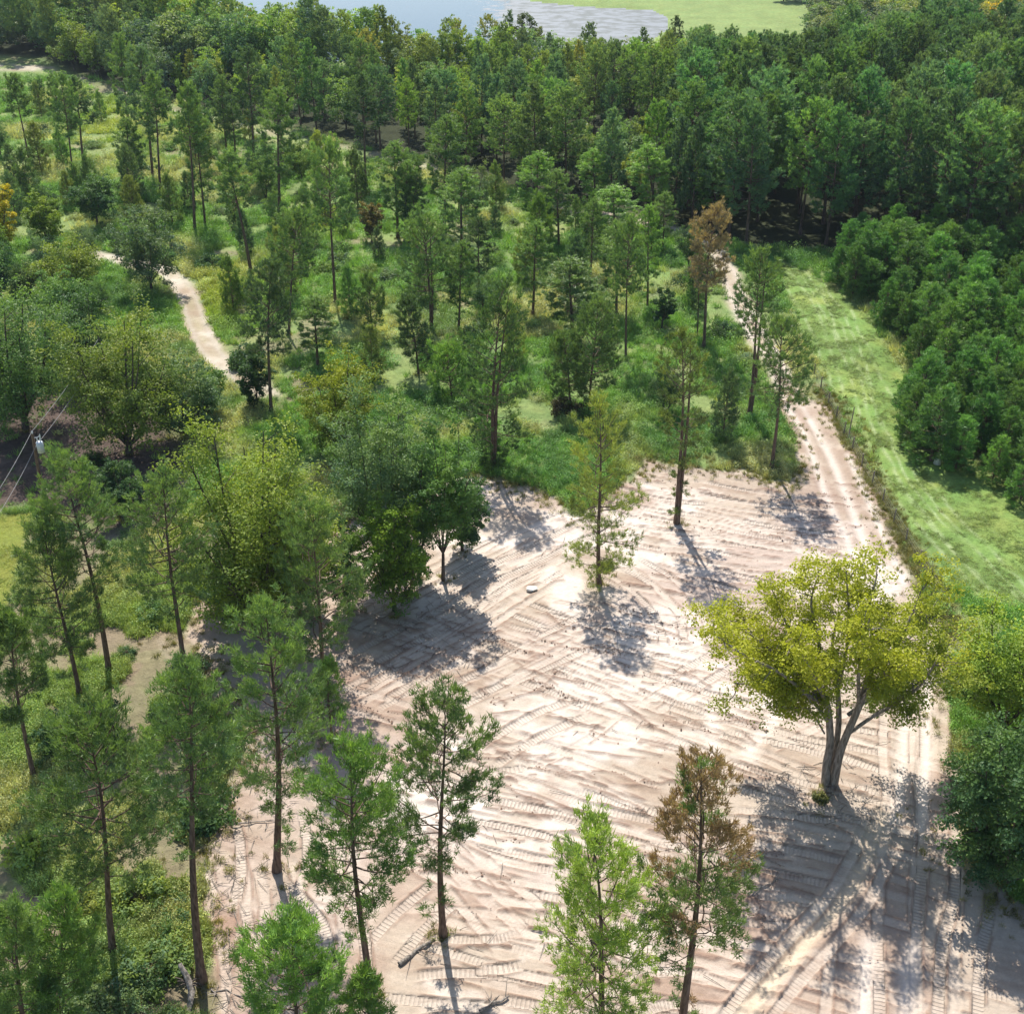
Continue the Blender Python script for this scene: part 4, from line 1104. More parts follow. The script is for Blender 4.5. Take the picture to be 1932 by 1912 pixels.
for (x, y, px, py) in cand:
    nz = float(vnoise(np.array([x]), np.array([y]), 22, 400)[0]); q = random.random()
    right = px > 1290; leftw = px < 330
    shore = px < 1290 and py < 235
    if right and py > 190: pb = .90
    elif right: pb = .22
    elif leftw: pb = .62
    elif shore: pb = .45
    else: pb = .74
    sky_y = float(np.interp(px, [0, 330, 360, 600, 640, 800, 960, 1060, 1250, 1290, 1420, 1520, 1560, 2000], [-200, -200, -34, -26, 2, 14, 22, 34, 38, 48, 70, 60, -200, -200])) + random.uniform(-8, 16)
    hcap = 99
    for hh_ in range(30, 3, -1):
        if to_px(x, y, hh_)[1] >= sky_y: hcap = hh_; break
    else: hcap = 4
    is_pine = (q * .6 + nz * .4) < pb * (.9 if pb < .8 else 1.05)
    if right and py > 190: zone = 'right'
    elif right: zone = 'upright'
    elif leftw: zone = 'left'
    elif shore: zone = 'shore'
    else: zone = 'mid'
    if zone == 'right': ztxt = 'in the dark wood ' + ('behind the dead brown pine' if px < 1430 else 'above the mown strip' if px < 1590 else 'above the plantation' if px < 1790 else 'by the right edge')
    elif zone == 'upright': ztxt = 'high on right slope ' + ('below the hay field' if px < 1530 else 'right of hay field' if px < 1740 else 'by top corner')
    elif zone == 'left': ztxt = 'by the top left corner' if px < 150 else 'above the upper track'
    elif zone == 'shore': ztxt = 'near the pond ' + ('left end' if px < 600 else 'below the blue water' if px < 820 else 'below its grey middle' if px < 1080 else 'below its right end')
    else: ztxt = 'in mid wood ' + ('left part' if px < 640 else 'above the three-pine clump' if px < 860 else 'above the bright meadow gap' if px < 1100 else 'right part')
    ztxt += ', front rank' if float(sdf(np.array([x]), np.array([y]), FOREST)[0]) < 6 else ''
    if is_pine:
        h = {'right': 17, 'upright': 13, 'left': 16, 'shore': 10.5, 'mid': 13.5}[zone] * random.uniform(.82, 1.16)
        h = min(h, hcap) if not (zone == 'shore' and py < 170) else min(19, hcap * random.uniform(.80, 1.0))
        c = {'right': [PD, PG, PBL, (.095, .18, .085)], 'upright': [PBL, PG], 'left': [PBL, PG], 'shore': [PG, PBL, PY], 'mid': [PG, PBL, PBL, PG, PB]}[zone]
        c = random.choice(c); word = {PD: 'dark green', PBL: 'bluish green', PG: 'mid green', PB: 'bright green', PY: 'yellowish green'}.get(c, 'deep green')
        size = 'tall' if h > 15 else ('short' if h < 12 else 'mid-size')
        if npine < PINE_MAX:
            s = max(h, 10) / 18 * random.uniform(.82, 1.12)
            place_tree('pine_tree', WV[random.randrange(4)], (x, y, z_at(x, y)), scale=(s * 1.05, s * 1.05, h / 18), rz=random.uniform(0, 6.28), color=jcol(c, .22, 1.3),
                       label='%s %s pine %s' % (size, word, ztxt), cat='pine tree', group='pines of the dense wood', tilt=(random.uniform(-.03, .03), random.uniform(-.03, .03)))
            npine += 1
        else: FARPTS.append((x, y, h / 15, jcol(c, .22, 1.3), 0))
    else:
        h = {'right': 12, 'upright': 11, 'left': 12, 'shore': 8.5, 'mid': 9.5}[zone] * random.uniform(.75, 1.2)
        h = min(h, hcap) if not (zone == 'shore' and py < 170) else min(17, hcap * random.uniform(.72, 1.0))
        c = random.choice({'right': [OG, BG, OD], 'upright': [BG, OD, OL, GG, OG, GG, YL if random.random() < .3 else OL], 'left': [OG, BG, OL],
                           'shore': [OG, GG, OL, GG, OL, (.22, .30, .06)], 'mid': [OG, GG, OL, OL, GG]}[zone])
        word = {OG: 'green', OD: 'dark green', BG: 'dusky', OL: 'olive', GG: 'pale grey-green', YL: 'golden yellow'}.get(c, 'lime green')
        size = 'tall' if h > 11 else ('low' if h < 8.5 else 'mid-size')
        if nleafy < LEAF_MAX:
            s = max(h, 7) / 12 * random.uniform(.8, 1.05)
            place_tree('broadleaf_tree', WB[random.randrange(3)], (x, y, z_at(x, y)), scale=(s, s, h / 12), rz=random.uniform(0, 6.28), color=jcol(c, .22, 1.2),
                       label='%s %s rounded tree %s' % (size, word, ztxt), cat='tree', group='broadleaf trees of the dense wood')
            nleafy += 1
        else: FARPTS.append((x, y, h / 10, jcol(c, .22, 1.2), 1))
print('WOOD', len(cand), npine, nleafy, len(FARPTS))

# ------------------------------------------------------------------ geometry-node scatter for what nobody could count
def scatter(name, label, positions, scales, cols, protos, kind='stuff', align=None):
    me = bpy.data.meshes.new(name)
    me.vertices.add(len(positions)); me.vertices.foreach_set('co', np.asarray(positions, np.float32).reshape(-1))
    a = me.attributes.new('psize', 'FLOAT_VECTOR', 'POINT'); a.data.foreach_set('vector', np.asarray(scales, np.float32).reshape(-1))
    cc = np.hstack([np.asarray(cols, np.float32), np.ones((len(cols), 1), np.float32)])
    a = me.attributes.new('gcol', 'FLOAT_COLOR', 'POINT'); a.data.foreach_set('color', cc.reshape(-1))
    ob = bpy.data.objects.new(name, me); COL.objects.link(ob)
    coll = bpy.data.collections.new(name + '_shapes')
    for k, pm in enumerate(protos):
        po = bpy.data.objects.new('%s_shape' % name, pm); coll.objects.link(po)
    ng = bpy.data.node_groups.new(name, 'GeometryNodeTree')
    ng.interface.new_socket('Geometry', in_out='INPUT', socket_type='NodeSocketGeometry')
    ng.interface.new_socket('Geometry', in_out='OUTPUT', socket_type='NodeSocketGeometry')
    gi = ng.nodes.new('NodeGroupInput'); go = ng.nodes.new('NodeGroupOutput')
    ci = ng.nodes.new('GeometryNodeCollectionInfo'); ci.inputs['Collection'].default_value = coll
    ci.inputs['Separate Children'].default_value = True; ci.inputs['Reset Children'].default_value = True
    ip = ng.nodes.new('GeometryNodeInstanceOnPoints'); ip.inputs['Pick Instance'].default_value = True
    rv = ng.nodes.new('FunctionNodeRandomValue'); rv.data_type = 'INT'; rv.inputs['Min'].default_value = 0; rv.inputs['Max'].default_value = len(protos) - 1
    ra = ng.nodes.new('FunctionNodeRandomValue'); ra.data_type = 'FLOAT_VECTOR'; ra.inputs['Min'].default_value = (-.08, -.08, 0); ra.inputs['Max'].default_value = (.08, .08, 6.28)
    na = ng.nodes.new('GeometryNodeInputNamedAttribute'); na.data_type = 'FLOAT_VECTOR'; na.inputs['Name'].default_value = 'psize'
    L = ng.links
    L.new(gi.outputs[0], ip.inputs['Points']); L.new(ci.outputs[0], ip.inputs['Instance'])
    ri = [o for o in rv.outputs if o.type == 'INT'][0]; rvv = [o for o in ra.outputs if o.type == 'VECTOR'][0]
    L.new(ri, ip.inputs['Instance Index']); L.new(rvv, ip.inputs['Rotation']); L.new(na.outputs[0], ip.inputs['Scale'])
    L.new(ip.outputs[0], go.inputs[0])
    md = ob.modifiers.new('scatter', 'NODES'); md.node_group = ng
    ob['kind'] = kind; ob['label'] = label
    return ob

if FARPTS:
    def joined(ms, name):
        """one simple wood tree: trunk and crown of a broad shape with instance colour"""
        me = ms[2].copy(); me.materials.clear(); me.materials.append(M_FAR); return me
    for kk, (nm, ms, lab) in enumerate((('distant_pines', WV[:3], 'mass of pines at the far back of the wood'), ('distant_broadleaf_wood', WB, 'mass of broadleaf trees at the far back of the wood'))):
        F = [f for f in FARPTS if f[4] == kk]
        if not F: continue
        scatter(nm, lab, [(f[0], f[1], 0) for f in F], [(f[2] * (.85 if kk == 0 else 1),) * 2 + (f[2] * (.85 if kk == 0 else .85),) for f in F], [f[3] for f in F], [joined(m, nm) for m in ms])

# a few trees closing the far end of the hay field
for (px, py) in ((1478, 4), (1500, 2), (1522, 5), (1545, 3), (1570, 6), (1592, 8)):
    B = G(px, py)
    place_tree('broadleaf_tree', WB[1], (B[0], B[1], 0), scale=(1.1, 1.1, 1.0), rz=px, color=OD, label='dark tree in the row at the far end of the hay field', cat='tree', group='row of dark trees at the far field end')
# single trees at the pond
for (bx, by, tx, ty, w, col, lab) in (
        (1272, 122, 1268, 8, 34, (.05, .07, .035), 'lone dark tree between the pond end and the hay field'),
        (990, 122, 985, 2, 62, (.09, .12, .05), 'big round tree standing out against the pond'),
        (960, 120, 958, -4, 28, (.10, .16, .05), 'thin light green tree left of the big round pond tree'),
        (706, 118, 702, 12, 26, OD, 'dark narrow tree in front of the blue pond water')):
    h, dx = reach(bx, by, tx, ty); B = G(bx, by)
    s = w / FPX * depth(B[1], h * .5) / 2 / 4.2
    place_tree('broadleaf_tree', WB[0], (B[0], B[1], 0), scale=(s, s, h / 12), rz=bx, color=col, label=lab, cat='tree')

# ------------------------------------------------------------------ young plantation
YV = [pine_meshes('young_pine_%d' % k, 160 + k, H=7, cb=.05, Rc=1.9, ntuft=int(nt * 1.15), conic=cn, blade=(.27, .06), nb=60, bend=.08)
      for k, (nt, cn) in enumerate([(480, .45), (520, .3), (440, .55), (500, .35)])]
rp = np.random.default_rng(33)
lo, hi = PLANT.min(0), PLANT.max(0)
pts = []
row = 3.3
ax_ = R(62)
for i in range(-60, 60):
    for j in range(-60, 60):
        c = PLANT.mean(0)
        x = c[0] + (i * row * math.cos(ax_) - j * 2.7 * math.sin(ax_)) + rp.normal() * .45
        y = c[1] + (i * row * math.sin(ax_) + j * 2.7 * math.cos(ax_)) + rp.normal() * .45
        pts.append((x, y))
pts = np.array(pts); pts = pts[inside(pts[:, 0], pts[:, 1], PLANT)]
pts = [(x, y, *to_px(x, y, 4)) for x, y in pts]
pts = [p for p in pts if 1500 < p[2] < 1985 and rp.random() > .04]
print('PLANT', len(pts))
NAMED = [((1682, 800), 'first young pine at the left corner of the plantation'), ((1740, 860), 'young pine on the front edge of the plantation, second clump'),
         ((1890, 900), 'large front young pine of the plantation by the right edge'), ((1590, 500), 'lone young pine at the upper left tip of the plantation')]
for (x, y, px, py) in pts:
    h = 5.6 * rp.uniform(.72, 1.3)
    edge = float(sdf(np.array([x]), np.array([y]), PLANT)[0])
    sz = 'tall' if h > 6.3 else ('small' if h < 4.9 else 'mid-size')
    where = 'by the right edge' if px > 1870 else ('at the upper tip' if py < 560 else 'in the upper half' if py < 700 else 'in the lower half' if py < 840 else 'in the front clumps')
    lab = '%s young pine %s of plantation%s' % (sz, where, ' rim' if edge < 3 else '')
    for (qx, qy), t in NAMED:
        if abs(px - qx) < 18 and abs(py - qy) < 22:
            lab = t; NAMED.remove(((qx, qy), t)); break
    s = h / 7 * rp.uniform(1.1, 1.45)
    place_tree('young_pine_tree', YV[rp.integers(4)], (x, y, z_at(x, y)), scale=(s, s, h / 7), rz=rp.uniform(0, 6.28), color=jcol((.118, .235, .075), .25), label=lab,
               cat='young pine', group='young pines of the plantation')

# ------------------------------------------------------------------ saplings and shrubs of the meadow
SV = []
def shrub_mesh(name, seed, n=46, leaf=.16, flat=.6):
    r = np.random.default_rng(seed); LP = []; LN_ = []; LT = []; w = Wood()
    for k in range(n):
        d = unit(r.normal(size=3) * np.array([1, 1, .6]) + np.array([0, 0, .5])); c = d * r.uniform(.35, 1.0) * np.array([1, 1, flat * 1.3]); c[2] = abs(c[2]) + .08
        if k % 3 == 0: w.tube(np.stack([np.array([0, 0, -.1]), c * np.array([.4, .4, .6]), c]), [.03, .02, .008], 4)
        m = 40
        o = unit(r.normal(size=(m, 3))) * r.random((m, 1)) ** .4 * np.array([.24, .24, .17])
        LP.append(c + o); LN_.append(o * 4 + r.normal(size=(m, 3)) * .5 + np.array([0, 0, .7])); LT.append(np.clip(r.random() * .7 + .3 * r.random(m), 0, 1))
    q = leaves(np.concatenate(LP), np.concatenate(LN_), np.full(n * 40, leaf) * r.uniform(.7, 1.3, n * 40), r)
    return (w.mesh(name + '_stem', M_DBARK), None, foliage_mesh(name + '_leaf', M_LEAF, quad=q, tint=np.repeat(np.concatenate(LT), 4)))
SV = [shrub_mesh('shrub_%d' % k, 500 + k, n=70, leaf=.085 + .012 * k) for k in range(4)]
SHRUBS = [
    (120, 1400, 2.0, OD, 'dark shrub left of the bluish bush under the left pines'), (385, 1545, 2.1, OD, 'dark green shrub behind the slim bare pine trunk'),
    (1250 - 180, 780, 1.8, (.07, .06, .045), 'dark twiggy bush at the foot of the meadow pines'), (1110, 495, 1.6, OD, 'blackish bush with pale litter in the upper right meadow'),
    (470, 690, 2.3, OD, 'dark shrub on the outer side of the sandy track bend'), (398, 510, 2.0, OD, 'dark round bush right of the sandy track head'),
    (140, 1885, 1.5, GG, 'grey-green shrub in the lower left weeds'), (255, 1890, 1.3, GG, 'grey-green leafy shrub at the foot of the broad pine'),
    (370, 1780, 1.0, (.15, .19, .035), 'yellow-green shrub right of the slim pine trunk'), (330, 1690, 1.1, (.15, .19, .035), 'yellow-green low shrub left of the slim pine trunk'),
    (350, 1270, 1.6, GG, 'grey-green shrub beside the weedy strip pine foot'), (290, 1170, 1.6, PG, 'small green bush on the thin brown path'),
    (120, 1990, 1.8, OG, 'green bush in the lower left corner'), (300, 1960, 1.5, GG, 'pale bush by the bottom edge left of the stump'),
    (330, 1760, 1.3, OD, 'small dark bush left of the slim trunk'), (240, 1240, .9, OD, 'tiny dark bush right of the leaning pine foot'),
    (1360, 640, 2.2, OD, 'dark green thicket beside the narrow track'), (1285, 545, 1.7, OD, 'dark bush near the dead brown pine'),
    (1548, 1508, .6, (.12, .13, .06), 'low weeds and brush at the foot of the spreading tree'),
    (1850, 1480, 2.2, OG, 'green shrub between the two right edge trees'), (1840, 1300, 2.4, (.12, .15, .04), 'thin olive shrub left of the right edge tree'),
    (1900, 1500, 2.6, (.07, .12, .035), 'dense green shrub at the right edge below the yellow-green tree'),
    (640, 500, 1.7, GG, 'pale shrub in the weeds right of the tall straight pine'), (560, 300, 2.0, OG, 'green bush below the upper track'),
    (215, 925, 1.6, (.07, .13, .04), 'fresh green bush behind the leaning pine crown'), (175, 880, 1.5, (.06, .12, .04), 'bush in deep shade right of the utility pole'),
    (1140, 1068, .8, (.13, .17, .05), 'small leafy sprout at the foot of the ochre green pine'), (720, 420, 1.3, OD, 'dark little bush by the reddish tree'),
    (930, 560, 1.9, OD, 'dark thicket patch right of the dark meadow pine'), (900, 640, 1.8, GG, 'pale thicket behind the twin-trunked pine'),
]
for (bx, by, s, col, lab) in SHRUBS:
    B = G(bx, by); k = random.randrange(4)
    place_tree('shrub', SV[k], (B[0], B[1], z_at(B[0], B[1]) - .05), scale=(s, s, s * random.uniform(.8, 1.1)), rz=random.uniform(0, 6.28), color=col, label=lab, cat='shrub', crown_name='foliage')
    used_positions.append((B[0], B[1], 1.6))

MEADOW_A = GP([(0, 180), (160, 190), (300, 230), (450, 260), (640, 310), (800, 340), (1000, 400), (1300, 470), (1350, 560), (1420, 700), (1440, 860), (1180, 880), (1000, 900), (900, 860), (640, 700), (420, 620), (350, 500), (0, 470)])
MEADOW_B = GP([(0, 1180), (200, 1080), (330, 1200), (390, 1400), (380, 1950), (0, 1950)])
def scatter_individual(poly, n, mind, fn, seed):
    r = np.random.default_rng(seed); lo, hi = poly.min(0), poly.max(0); c = 0; tries = 0
    while c < n and tries < n * 60:
        tries += 1
        x, y = r.uniform(lo, hi)
        if not inside(np.array([x]), np.array([y]), poly)[0]: continue
        if sdf(np.array([x]), np.array([y]), DIRT)[0] > -1: continue
        if min(seg_dist(np.array([x]), np.array([y]), L, False)[0][0] for L, w in TRAILS) < 2.4: continue
        if not far_enough(x, y, mind, used_positions): continue
        qx, qy = to_px(x, y)
        if qx < 330 and qy < 360 and r.random() < .75: continue
        if 930 < qx < 1080 and 690 < qy < 900: continue
        used_positions.append((x, y, mind)); fn(x, y, r); c += 1
def side_of(x, y):
    px, py = to_px(x, y)
    if px < 420 and py < 700: return 'in the far left meadow'
    if px < 450: return 'among the lower left weeds'
    if py < 480: return 'along the upper meadow edge'
    if px < 820: return 'in the pale weeds left of the double-stemmed pine'
    if px < 1080: return 'in the middle of the green meadow'
    return 'in the right part of the meadow'
def mk_sap(x, y, r):
    h = r.uniform(3.2, 8.5); w_ = side_of(x, y)
    word = 'tall' if h > 6.6 else ('small' if h < 4.6 else 'half-grown')
    c = [PG, PB, PBL, PY][r.integers(4)]
    cw = {PG: 'mid green', PB: 'bright green', PBL: 'bluish green', PY: 'yellowish'}[c]
    s = h / 7
    place_tree('pine_sapling', YV[r.integers(4)], (x, y, z_at(x, y)), scale=(s * .85, s * .85, s), rz=r.uniform(0, 6.28), color=jcol(c), label='%s %s bushy pine sapling %s' % (word, cw, w_), cat='pine sapling', group='pine saplings ' + w_)
def mk_shrub(x, y, r):
    s = r.uniform(.9, 2.0); w_ = side_of(x, y)
    c = [OG, OD, GG, (.18, .26, .08), OL, OG, GG][r.integers(7)]
    cw = {OG: 'green', OD: 'dark green', GG: 'grey-green', OL: 'olive'}.get(c, 'light green')
    place_tree('shrub', SV[r.integers(4)], (x, y, z_at(x, y)), scale=(s, s, s * r.uniform(.7, 1.2)), rz=r.uniform(0, 6.28), color=jcol(c), label='%s %s leafy shrub %s' % ('big' if s > 1.5 else 'low', cw, w_), cat='shrub', group='shrubs ' + w_, crown_name='foliage')
def mk_leafy(x, y, r):
    h = r.uniform(5, 9.5); w_ = side_of(x, y)
    c = [OG, OD, GG, (.17, .25, .07)][r.integers(4)]
    cw = {OG: 'green', OD: 'dark green', GG: 'grey-green'}.get(c, 'light green')
    k = r.integers(5); s = h / 12 * .8
    place_tree('broadleaf_tree', BV[k], (x, y, z_at(x, y)), scale=(s, s, h / 12), rz=r.uniform(0, 6.28), color=jcol(c), label='small %s broadleaf tree %s' % (cw, w_), cat='tree', group='small broadleaf trees ' + w_)
scatter_individual(MEADOW_A, 46, 4.2, mk_sap, 61)
scatter_individual(MEADOW_A, 18, 5.0, mk_leafy, 62)
scatter_individual(MEADOW_A, 52, 2.6, mk_shrub, 63)
scatter_individual(MEADOW_B, 7, 1.6, mk_shrub, 64)
# leafy thicket filling the ground behind the left oaks
THICK = GP([(-40, 480), (60, 430), (330, 470), (300, 560), (190, 620), (60, 640), (-40, 640)])
scatter_individual(THICK, 9, 4.0, mk_leafy, 65)
print('COUNTS', COUNTS)

# ------------------------------------------------------------------ weeds and grass
def tuft_mesh(name, seed, kind):
    r = np.random.default_rng(seed)
    if kind == 'grass':
        n = 34; P = r.normal(size=(n, 3)) * np.array([.16, .16, 0]); D = r.normal(size=(n, 3)) * np.array([.55, .55, .1]) + np.array([0, 0, 1])
        tri = blades(P, D, .5 * r.uniform(.5, 1.3, n), .05 * r.uniform(.7, 1.4, n), r)
        me = foliage_mesh(name, M_WEED, tri=tri, tint=np.repeat(r.random(n), 3))
    else:
        n = 80; P = r.normal(size=(n, 3)) * np.array([.2, .2, 0]) + np.array([0, 0, 1]) * (r.random((n, 1)) ** .7 * .55)
        q = leaves(P, r.normal(size=(n, 3)) * .6 + np.array([0, 0, .8]), .095 * r.uniform(.6, 1.4, n), r)
        me = foliage_mesh(name, M_WEED, quad=q, tint=np.repeat(r.random(n), 4))
    return me
GT = [tuft_mesh('tuft', 700 + k, 'grass') for k in range(4)] + [tuft_mesh('weed', 710 + k, 'leaf') for k in range(2)]

def weeds():
    r = np.random.default_rng(88)
    # sample evenly over what the ground shows, nearer ground denser
    n = 290000
    py = r.uniform(150, 2050, n); px = r.uniform(-60, 1990, n)
    u = (px - 966) / FPX; v = -(py - 956) / FPX; t = -CAM_H / (-ST + v * CT)
    x = t * u; y = t * (CT + v * ST)
    den = fbm(x, y, 5, 410, 3)
    dd = sdf(x, y, DIRT) + 2.2 * (fbm(x, y, 4, 50) - .5)
    tr = np.full(n, 9.0)
    for L, w in [TRAILS[0], TRAILS[1], TRAILS[2], TRAILS[5]]: tr = np.minimum(tr, seg_dist(x, y, L, False)[0] - w / 2)
    keep = (dd < -.2) & (tr > .1) & ~inside(x, y, POND)
    strip = inside(x, y, STRIP); lawn = inside(x, y, LAWN); lit = inside(x, y, LITTER); fo = inside(x, y, FOREST)
    keep &= ~lawn
    vq = smooth_line(GP([(1545, 735), (1600, 835), (1650, 925), (1695, 1020), (1735, 1090), (1790, 1200)]), 4)
    keep &= ~((seg_dist(x, y, vq, False)[0] < 2.0) & (r.random(n) < .8))
    keep &= ~((y < 80) & (x < 0) & (fbm(x, y, 4, 74) > .53))
    keep &= ~(strip) & ~(lit & (r.random(n) > .03)) & ~fo
    keep &= (den > .31 + .18 * r.random(n) - (py > 900) * .02) & (r.random(n) < np.where(px < 420, .9, .62))
    x, y, px, py, den = x[keep], y[keep], px[keep], py[keep], den[keep]
    z = base_height(x, y)
    s = np.interp(py, [150, 500, 1000, 2000], [1.9, 1.45, .95, .75]) * r.uniform(.6, 1.35, len(x))
    hh = s * r.uniform(.6, 1.3, len(x))
    g = np.array([.18, .32, .085]); st = np.array([.44, .43, .23]); lm = np.array([.33, .38, .06]); dp = np.array([.11, .23, .075])
    a = fbm(x, y, 12, 420, 3); b = fbm(x, y, 6, 430, 3)
    col = g[None] + (st - g)[None] * (sstep(.48, .66, a) * .85)[:, None]
    col = col + (dp - col) * (sstep(.56, .70, b) * .75)[:, None]
    for cx, cy, rx, ry in ((210, 235, 60, 50), (610, 420, 50, 30), (420, 560, 70, 60), (370, 1780, 50, 60), (270, 1250, 60, 90)):
        k = np.exp(-((px - cx) / rx) ** 2 - ((py - cy) / ry) ** 2)
        col = col + (lm - col) * np.clip(k * (.9 if cy < 1000 else .45), 0, 1)[:, None]
    nearl = ((px < 430) & (py > 1050))[:, None] * .45
    col = col * (1 - nearl) + np.array([.33, .36, .15]) * nearl
    col *= r.uniform(.8, 1.6, (len(x), 1))
    hh = np.where(py > 1050, hh * 1.25, hh)
    scatter('meadow_weeds', 'uneven weeds and tall grass covering the open ground', np.stack([x, y, z - .03], 1), np.stack([s, s, hh], 1), col, GT)
    # thin sprigs on the edge of the scraped soil and round the foot of trees
    P = []; 
    for (a, b, q) in used_positions:
        for k in range(9):
            P.append((a + r.normal() * .55, b + r.normal() * .55))
    m = 2200
    L = DIRT[2:-2]
    for k in range(m):
        i = r.integers(len(L) - 1); t_ = r.random(); p = L[i] * (1 - t_) + L[i + 1] * t_
        P.append((p[0] + r.normal() * 1.1, p[1] + r.normal() * 1.1))
    vl = smooth_line(GP([(1548, 735), (1603, 832), (1653, 922), (1700, 1020), (1740, 1085), (1800, 1200)]), 4)
    for k in range(1000):
        i = r.integers(len(vl) - 1); t_ = r.random(); p = vl[i] * (1 - t_) + vl[i + 1] * t_
        P.append((p[0] + .2 + r.normal() * .55, p[1] + r.normal() * .55))
    P = np.array(P); z = base_height(P[:, 0], P[:, 1]); s = r.uniform(.35, .9, len(P))
    col = np.array([.17, .19, .075]) * r.uniform(.6, 1.4, (len(P), 1)) + np.array([.12, .07, .02]) * r.random((len(P), 1))
    scatter('edge_sprigs', 'thin weeds along the edge of the scraped soil and fence', np.stack([P[:, 0], P[:, 1], z - .02], 1), np.stack([s, s, s], 1), col, GT)
weeds()

def mown_turf():
    r = np.random.default_rng(99)
    for poly, nm, lab, c0, n in ((STRIP, 'mown_turf', 'short uneven turf of the mown strip', (.165, .25, .065), 34000), (LAWN, 'lawn_turf', 'short turf of the lawn', (.26, .32, .06), 6000)):
        lo, hi = poly.min(0), poly.max(0)
        x = r.uniform(lo[0], hi[0], n); y = r.uniform(lo[1], hi[1], n)
        k = (sdf(x, y, poly) > .2) & (sdf(x, y, PLANT) < 3) & (fbm(x, y, 1.6, 450, 3) > .36 + .2 * r.random(n))
        x, y = x[k], y[k]; s = r.uniform(.35, .9, len(x))
        col = np.array(c0) * r.uniform(.7, 1.25, (len(x), 1)) + np.array([.07, .04, .01]) * (r.random((len(x), 1)) ** 3)
        scatter(nm, lab, np.stack([x, y, base_height(x, y) - .02], 1), np.stack([s, s, s * .22], 1), col, GT[:3])
mown_turf()

# ------------------------------------------------------------------ clods, litter, sticks
def clods():
    r = np.random.default_rng(90)
    P = []
    for L in FURROWS:
        n = int(len(L) * 7 * r.random() ** 3.5)
        for k in range(n):
            i = r.integers(len(L)); P.append((L[i][0] + r.normal() * .12, L[i][1] + r.normal() * .12, r.uniform(.02, .09) * r.uniform(.4, 1.1)))
    for k in range(220):
        q = G(r.uniform(420, 1800), r.uniform(930, 1960)); P.append((q[0], q[1], r.uniform(.015, .05)))
    P = np.array(P)
    P = P[sdf(P[:, 0], P[:, 1], DIRT) > .5]
    base = np.array([(1, 0, 0), (-1, 0, 0), (0, 1, 0), (0, -1, 0), (0, 0, 1), (0, 0, -1)], float)
    f = np.array([(0, 2, 4), (2, 1, 4), (1, 3, 4), (3, 0, 4), (2, 0, 5), (1, 2, 5), (3, 1, 5), (0, 3, 5)])
    n = len(P)
    V = base[None] * P[:, 2][:, None, None] * r.uniform(.6, 1.5, (n, 6, 1)) * np.array([1, 1, .75])
    a = r.uniform(0, 6.28, n); c, s = np.cos(a), np.sin(a)
    X = V[..., 0] * c[:, None] - V[..., 1] * s[:, None]; Y = V[..., 0] * s[:, None] + V[..., 1] * c[:, None]
    z = base_height(P[:, 0], P[:, 1])
    V = np.stack([X + P[:, 0][:, None], Y + P[:, 1][:, None], V[..., 2] + z[:, None] + .02], -1).reshape(-1, 3)
    F = (f[None] + (np.arange(n) * 6)[:, None, None]).reshape(-1, 3)
    me = mesh_from('soil_clods', V, tris=F)
    me.materials.append(plain_mat('clod_soil', (.26, .17, .12), .95))
    ob = bpy.data.objects.new('soil_clods', me); COL.objects.link(ob); ob['kind'] = 'stuff'; ob['label'] = 'small brown clods of turned soil along the furrows'
clods()

def litter():
    r = np.random.default_rng(91); w = Wood()
    for k in range(620):
        if k < 300: q = G(r.uniform(380, 560), r.uniform(1400, 1930))
        elif k < 370: q = G(r.uniform(1430, 1640), r.uniform(1440, 1560))
        elif k < 500: q = G(r.uniform(440, 1750), r.uniform(900, 1950))
        else: q = G(r.uniform(640, 900), r.uniform(1130, 1330))
        a = r.uniform(0, 6.28); L = r.uniform(.3, 1.4); z = z_at(q[0], q[1]) + .05
        p = np.array([q[0], q[1], z]); d = np.array([math.cos(a), math.sin(a), r.normal() * .06]) * L
        w.tube(np.stack([p, p + d * .5 + np.array([0, 0, .03]), p + d]), [.02, .018, .008], 3)
    me = w.mesh('twig_litter', M_OBARK); ob = bpy.data.objects.new('twig_litter', me); COL.objects.link(ob)
    ob['kind'] = 'stuff'; ob['label'] = 'scattered broken twigs on the bare soil'
litter()

def thing_mesh(name, me, label, cat, parent=None):
    o = bpy.data.objects.new(name, me); COL.objects.link(o)
    if parent is None: o['label'] = label; o['category'] = cat
    else: o.parent = parent
    return o

def log_at(p0, p1, r0, label, kind='fallen_log', twigs=4, seed=0):
    r = np.random.default_rng(seed)
    A = G(*p0); B = G(*p1)
    A[2] = z_at(A[0], A[1]) + r0 * .7; B[2] = z_at(B[0], B[1]) + r0 * .6
    e = bpy.data.objects.new(kind, None); COL.objects.link(e); e.location = A; e['label'] = label; e['category'] = 'fallen log'
    w = Wood(); t = np.linspace(0, 1, 7)
    cv = (B - A)[None] * t[:, None] + np.stack([r.normal(size=7) * .06, r.normal(size=7) * .06, np.abs(r.normal(size=7)) * .05], 1)
    w.tube(cv, r0 * (1 - .5 * t), 8)
    thing_mesh('log_stem', w.mesh('log_stem', M_OBARK), '', '', e)
    w = Wood()
    for k in range(twigs):
        p = cv[r.integers(1, 6)]; d = unit(r.normal(size=3) * np.array([1, 1, .5]) + np.array([0, 0, .4])) * r.uniform(.5, 1.3)
        w.tube(np.stack([p, p + d * .5, p + d]), [.03, .02, .008], 4)
    thing_mesh('branch_stubs', w.mesh('branch_stubs', M_OBARK), '', '', e)
log_at((752, 1822), (822, 1768), .13, 'grey fallen log at the foot of the lone pine', seed=1)
log_at((905, 1912), (960, 1880), .10, 'dark broken branch pile near the bottom edge right of the log', seed=2, twigs=9)
log_at((395, 1872), (490, 1888), .05, 'thin pale stick lying right of the toppled stump', seed=3, twigs=2)
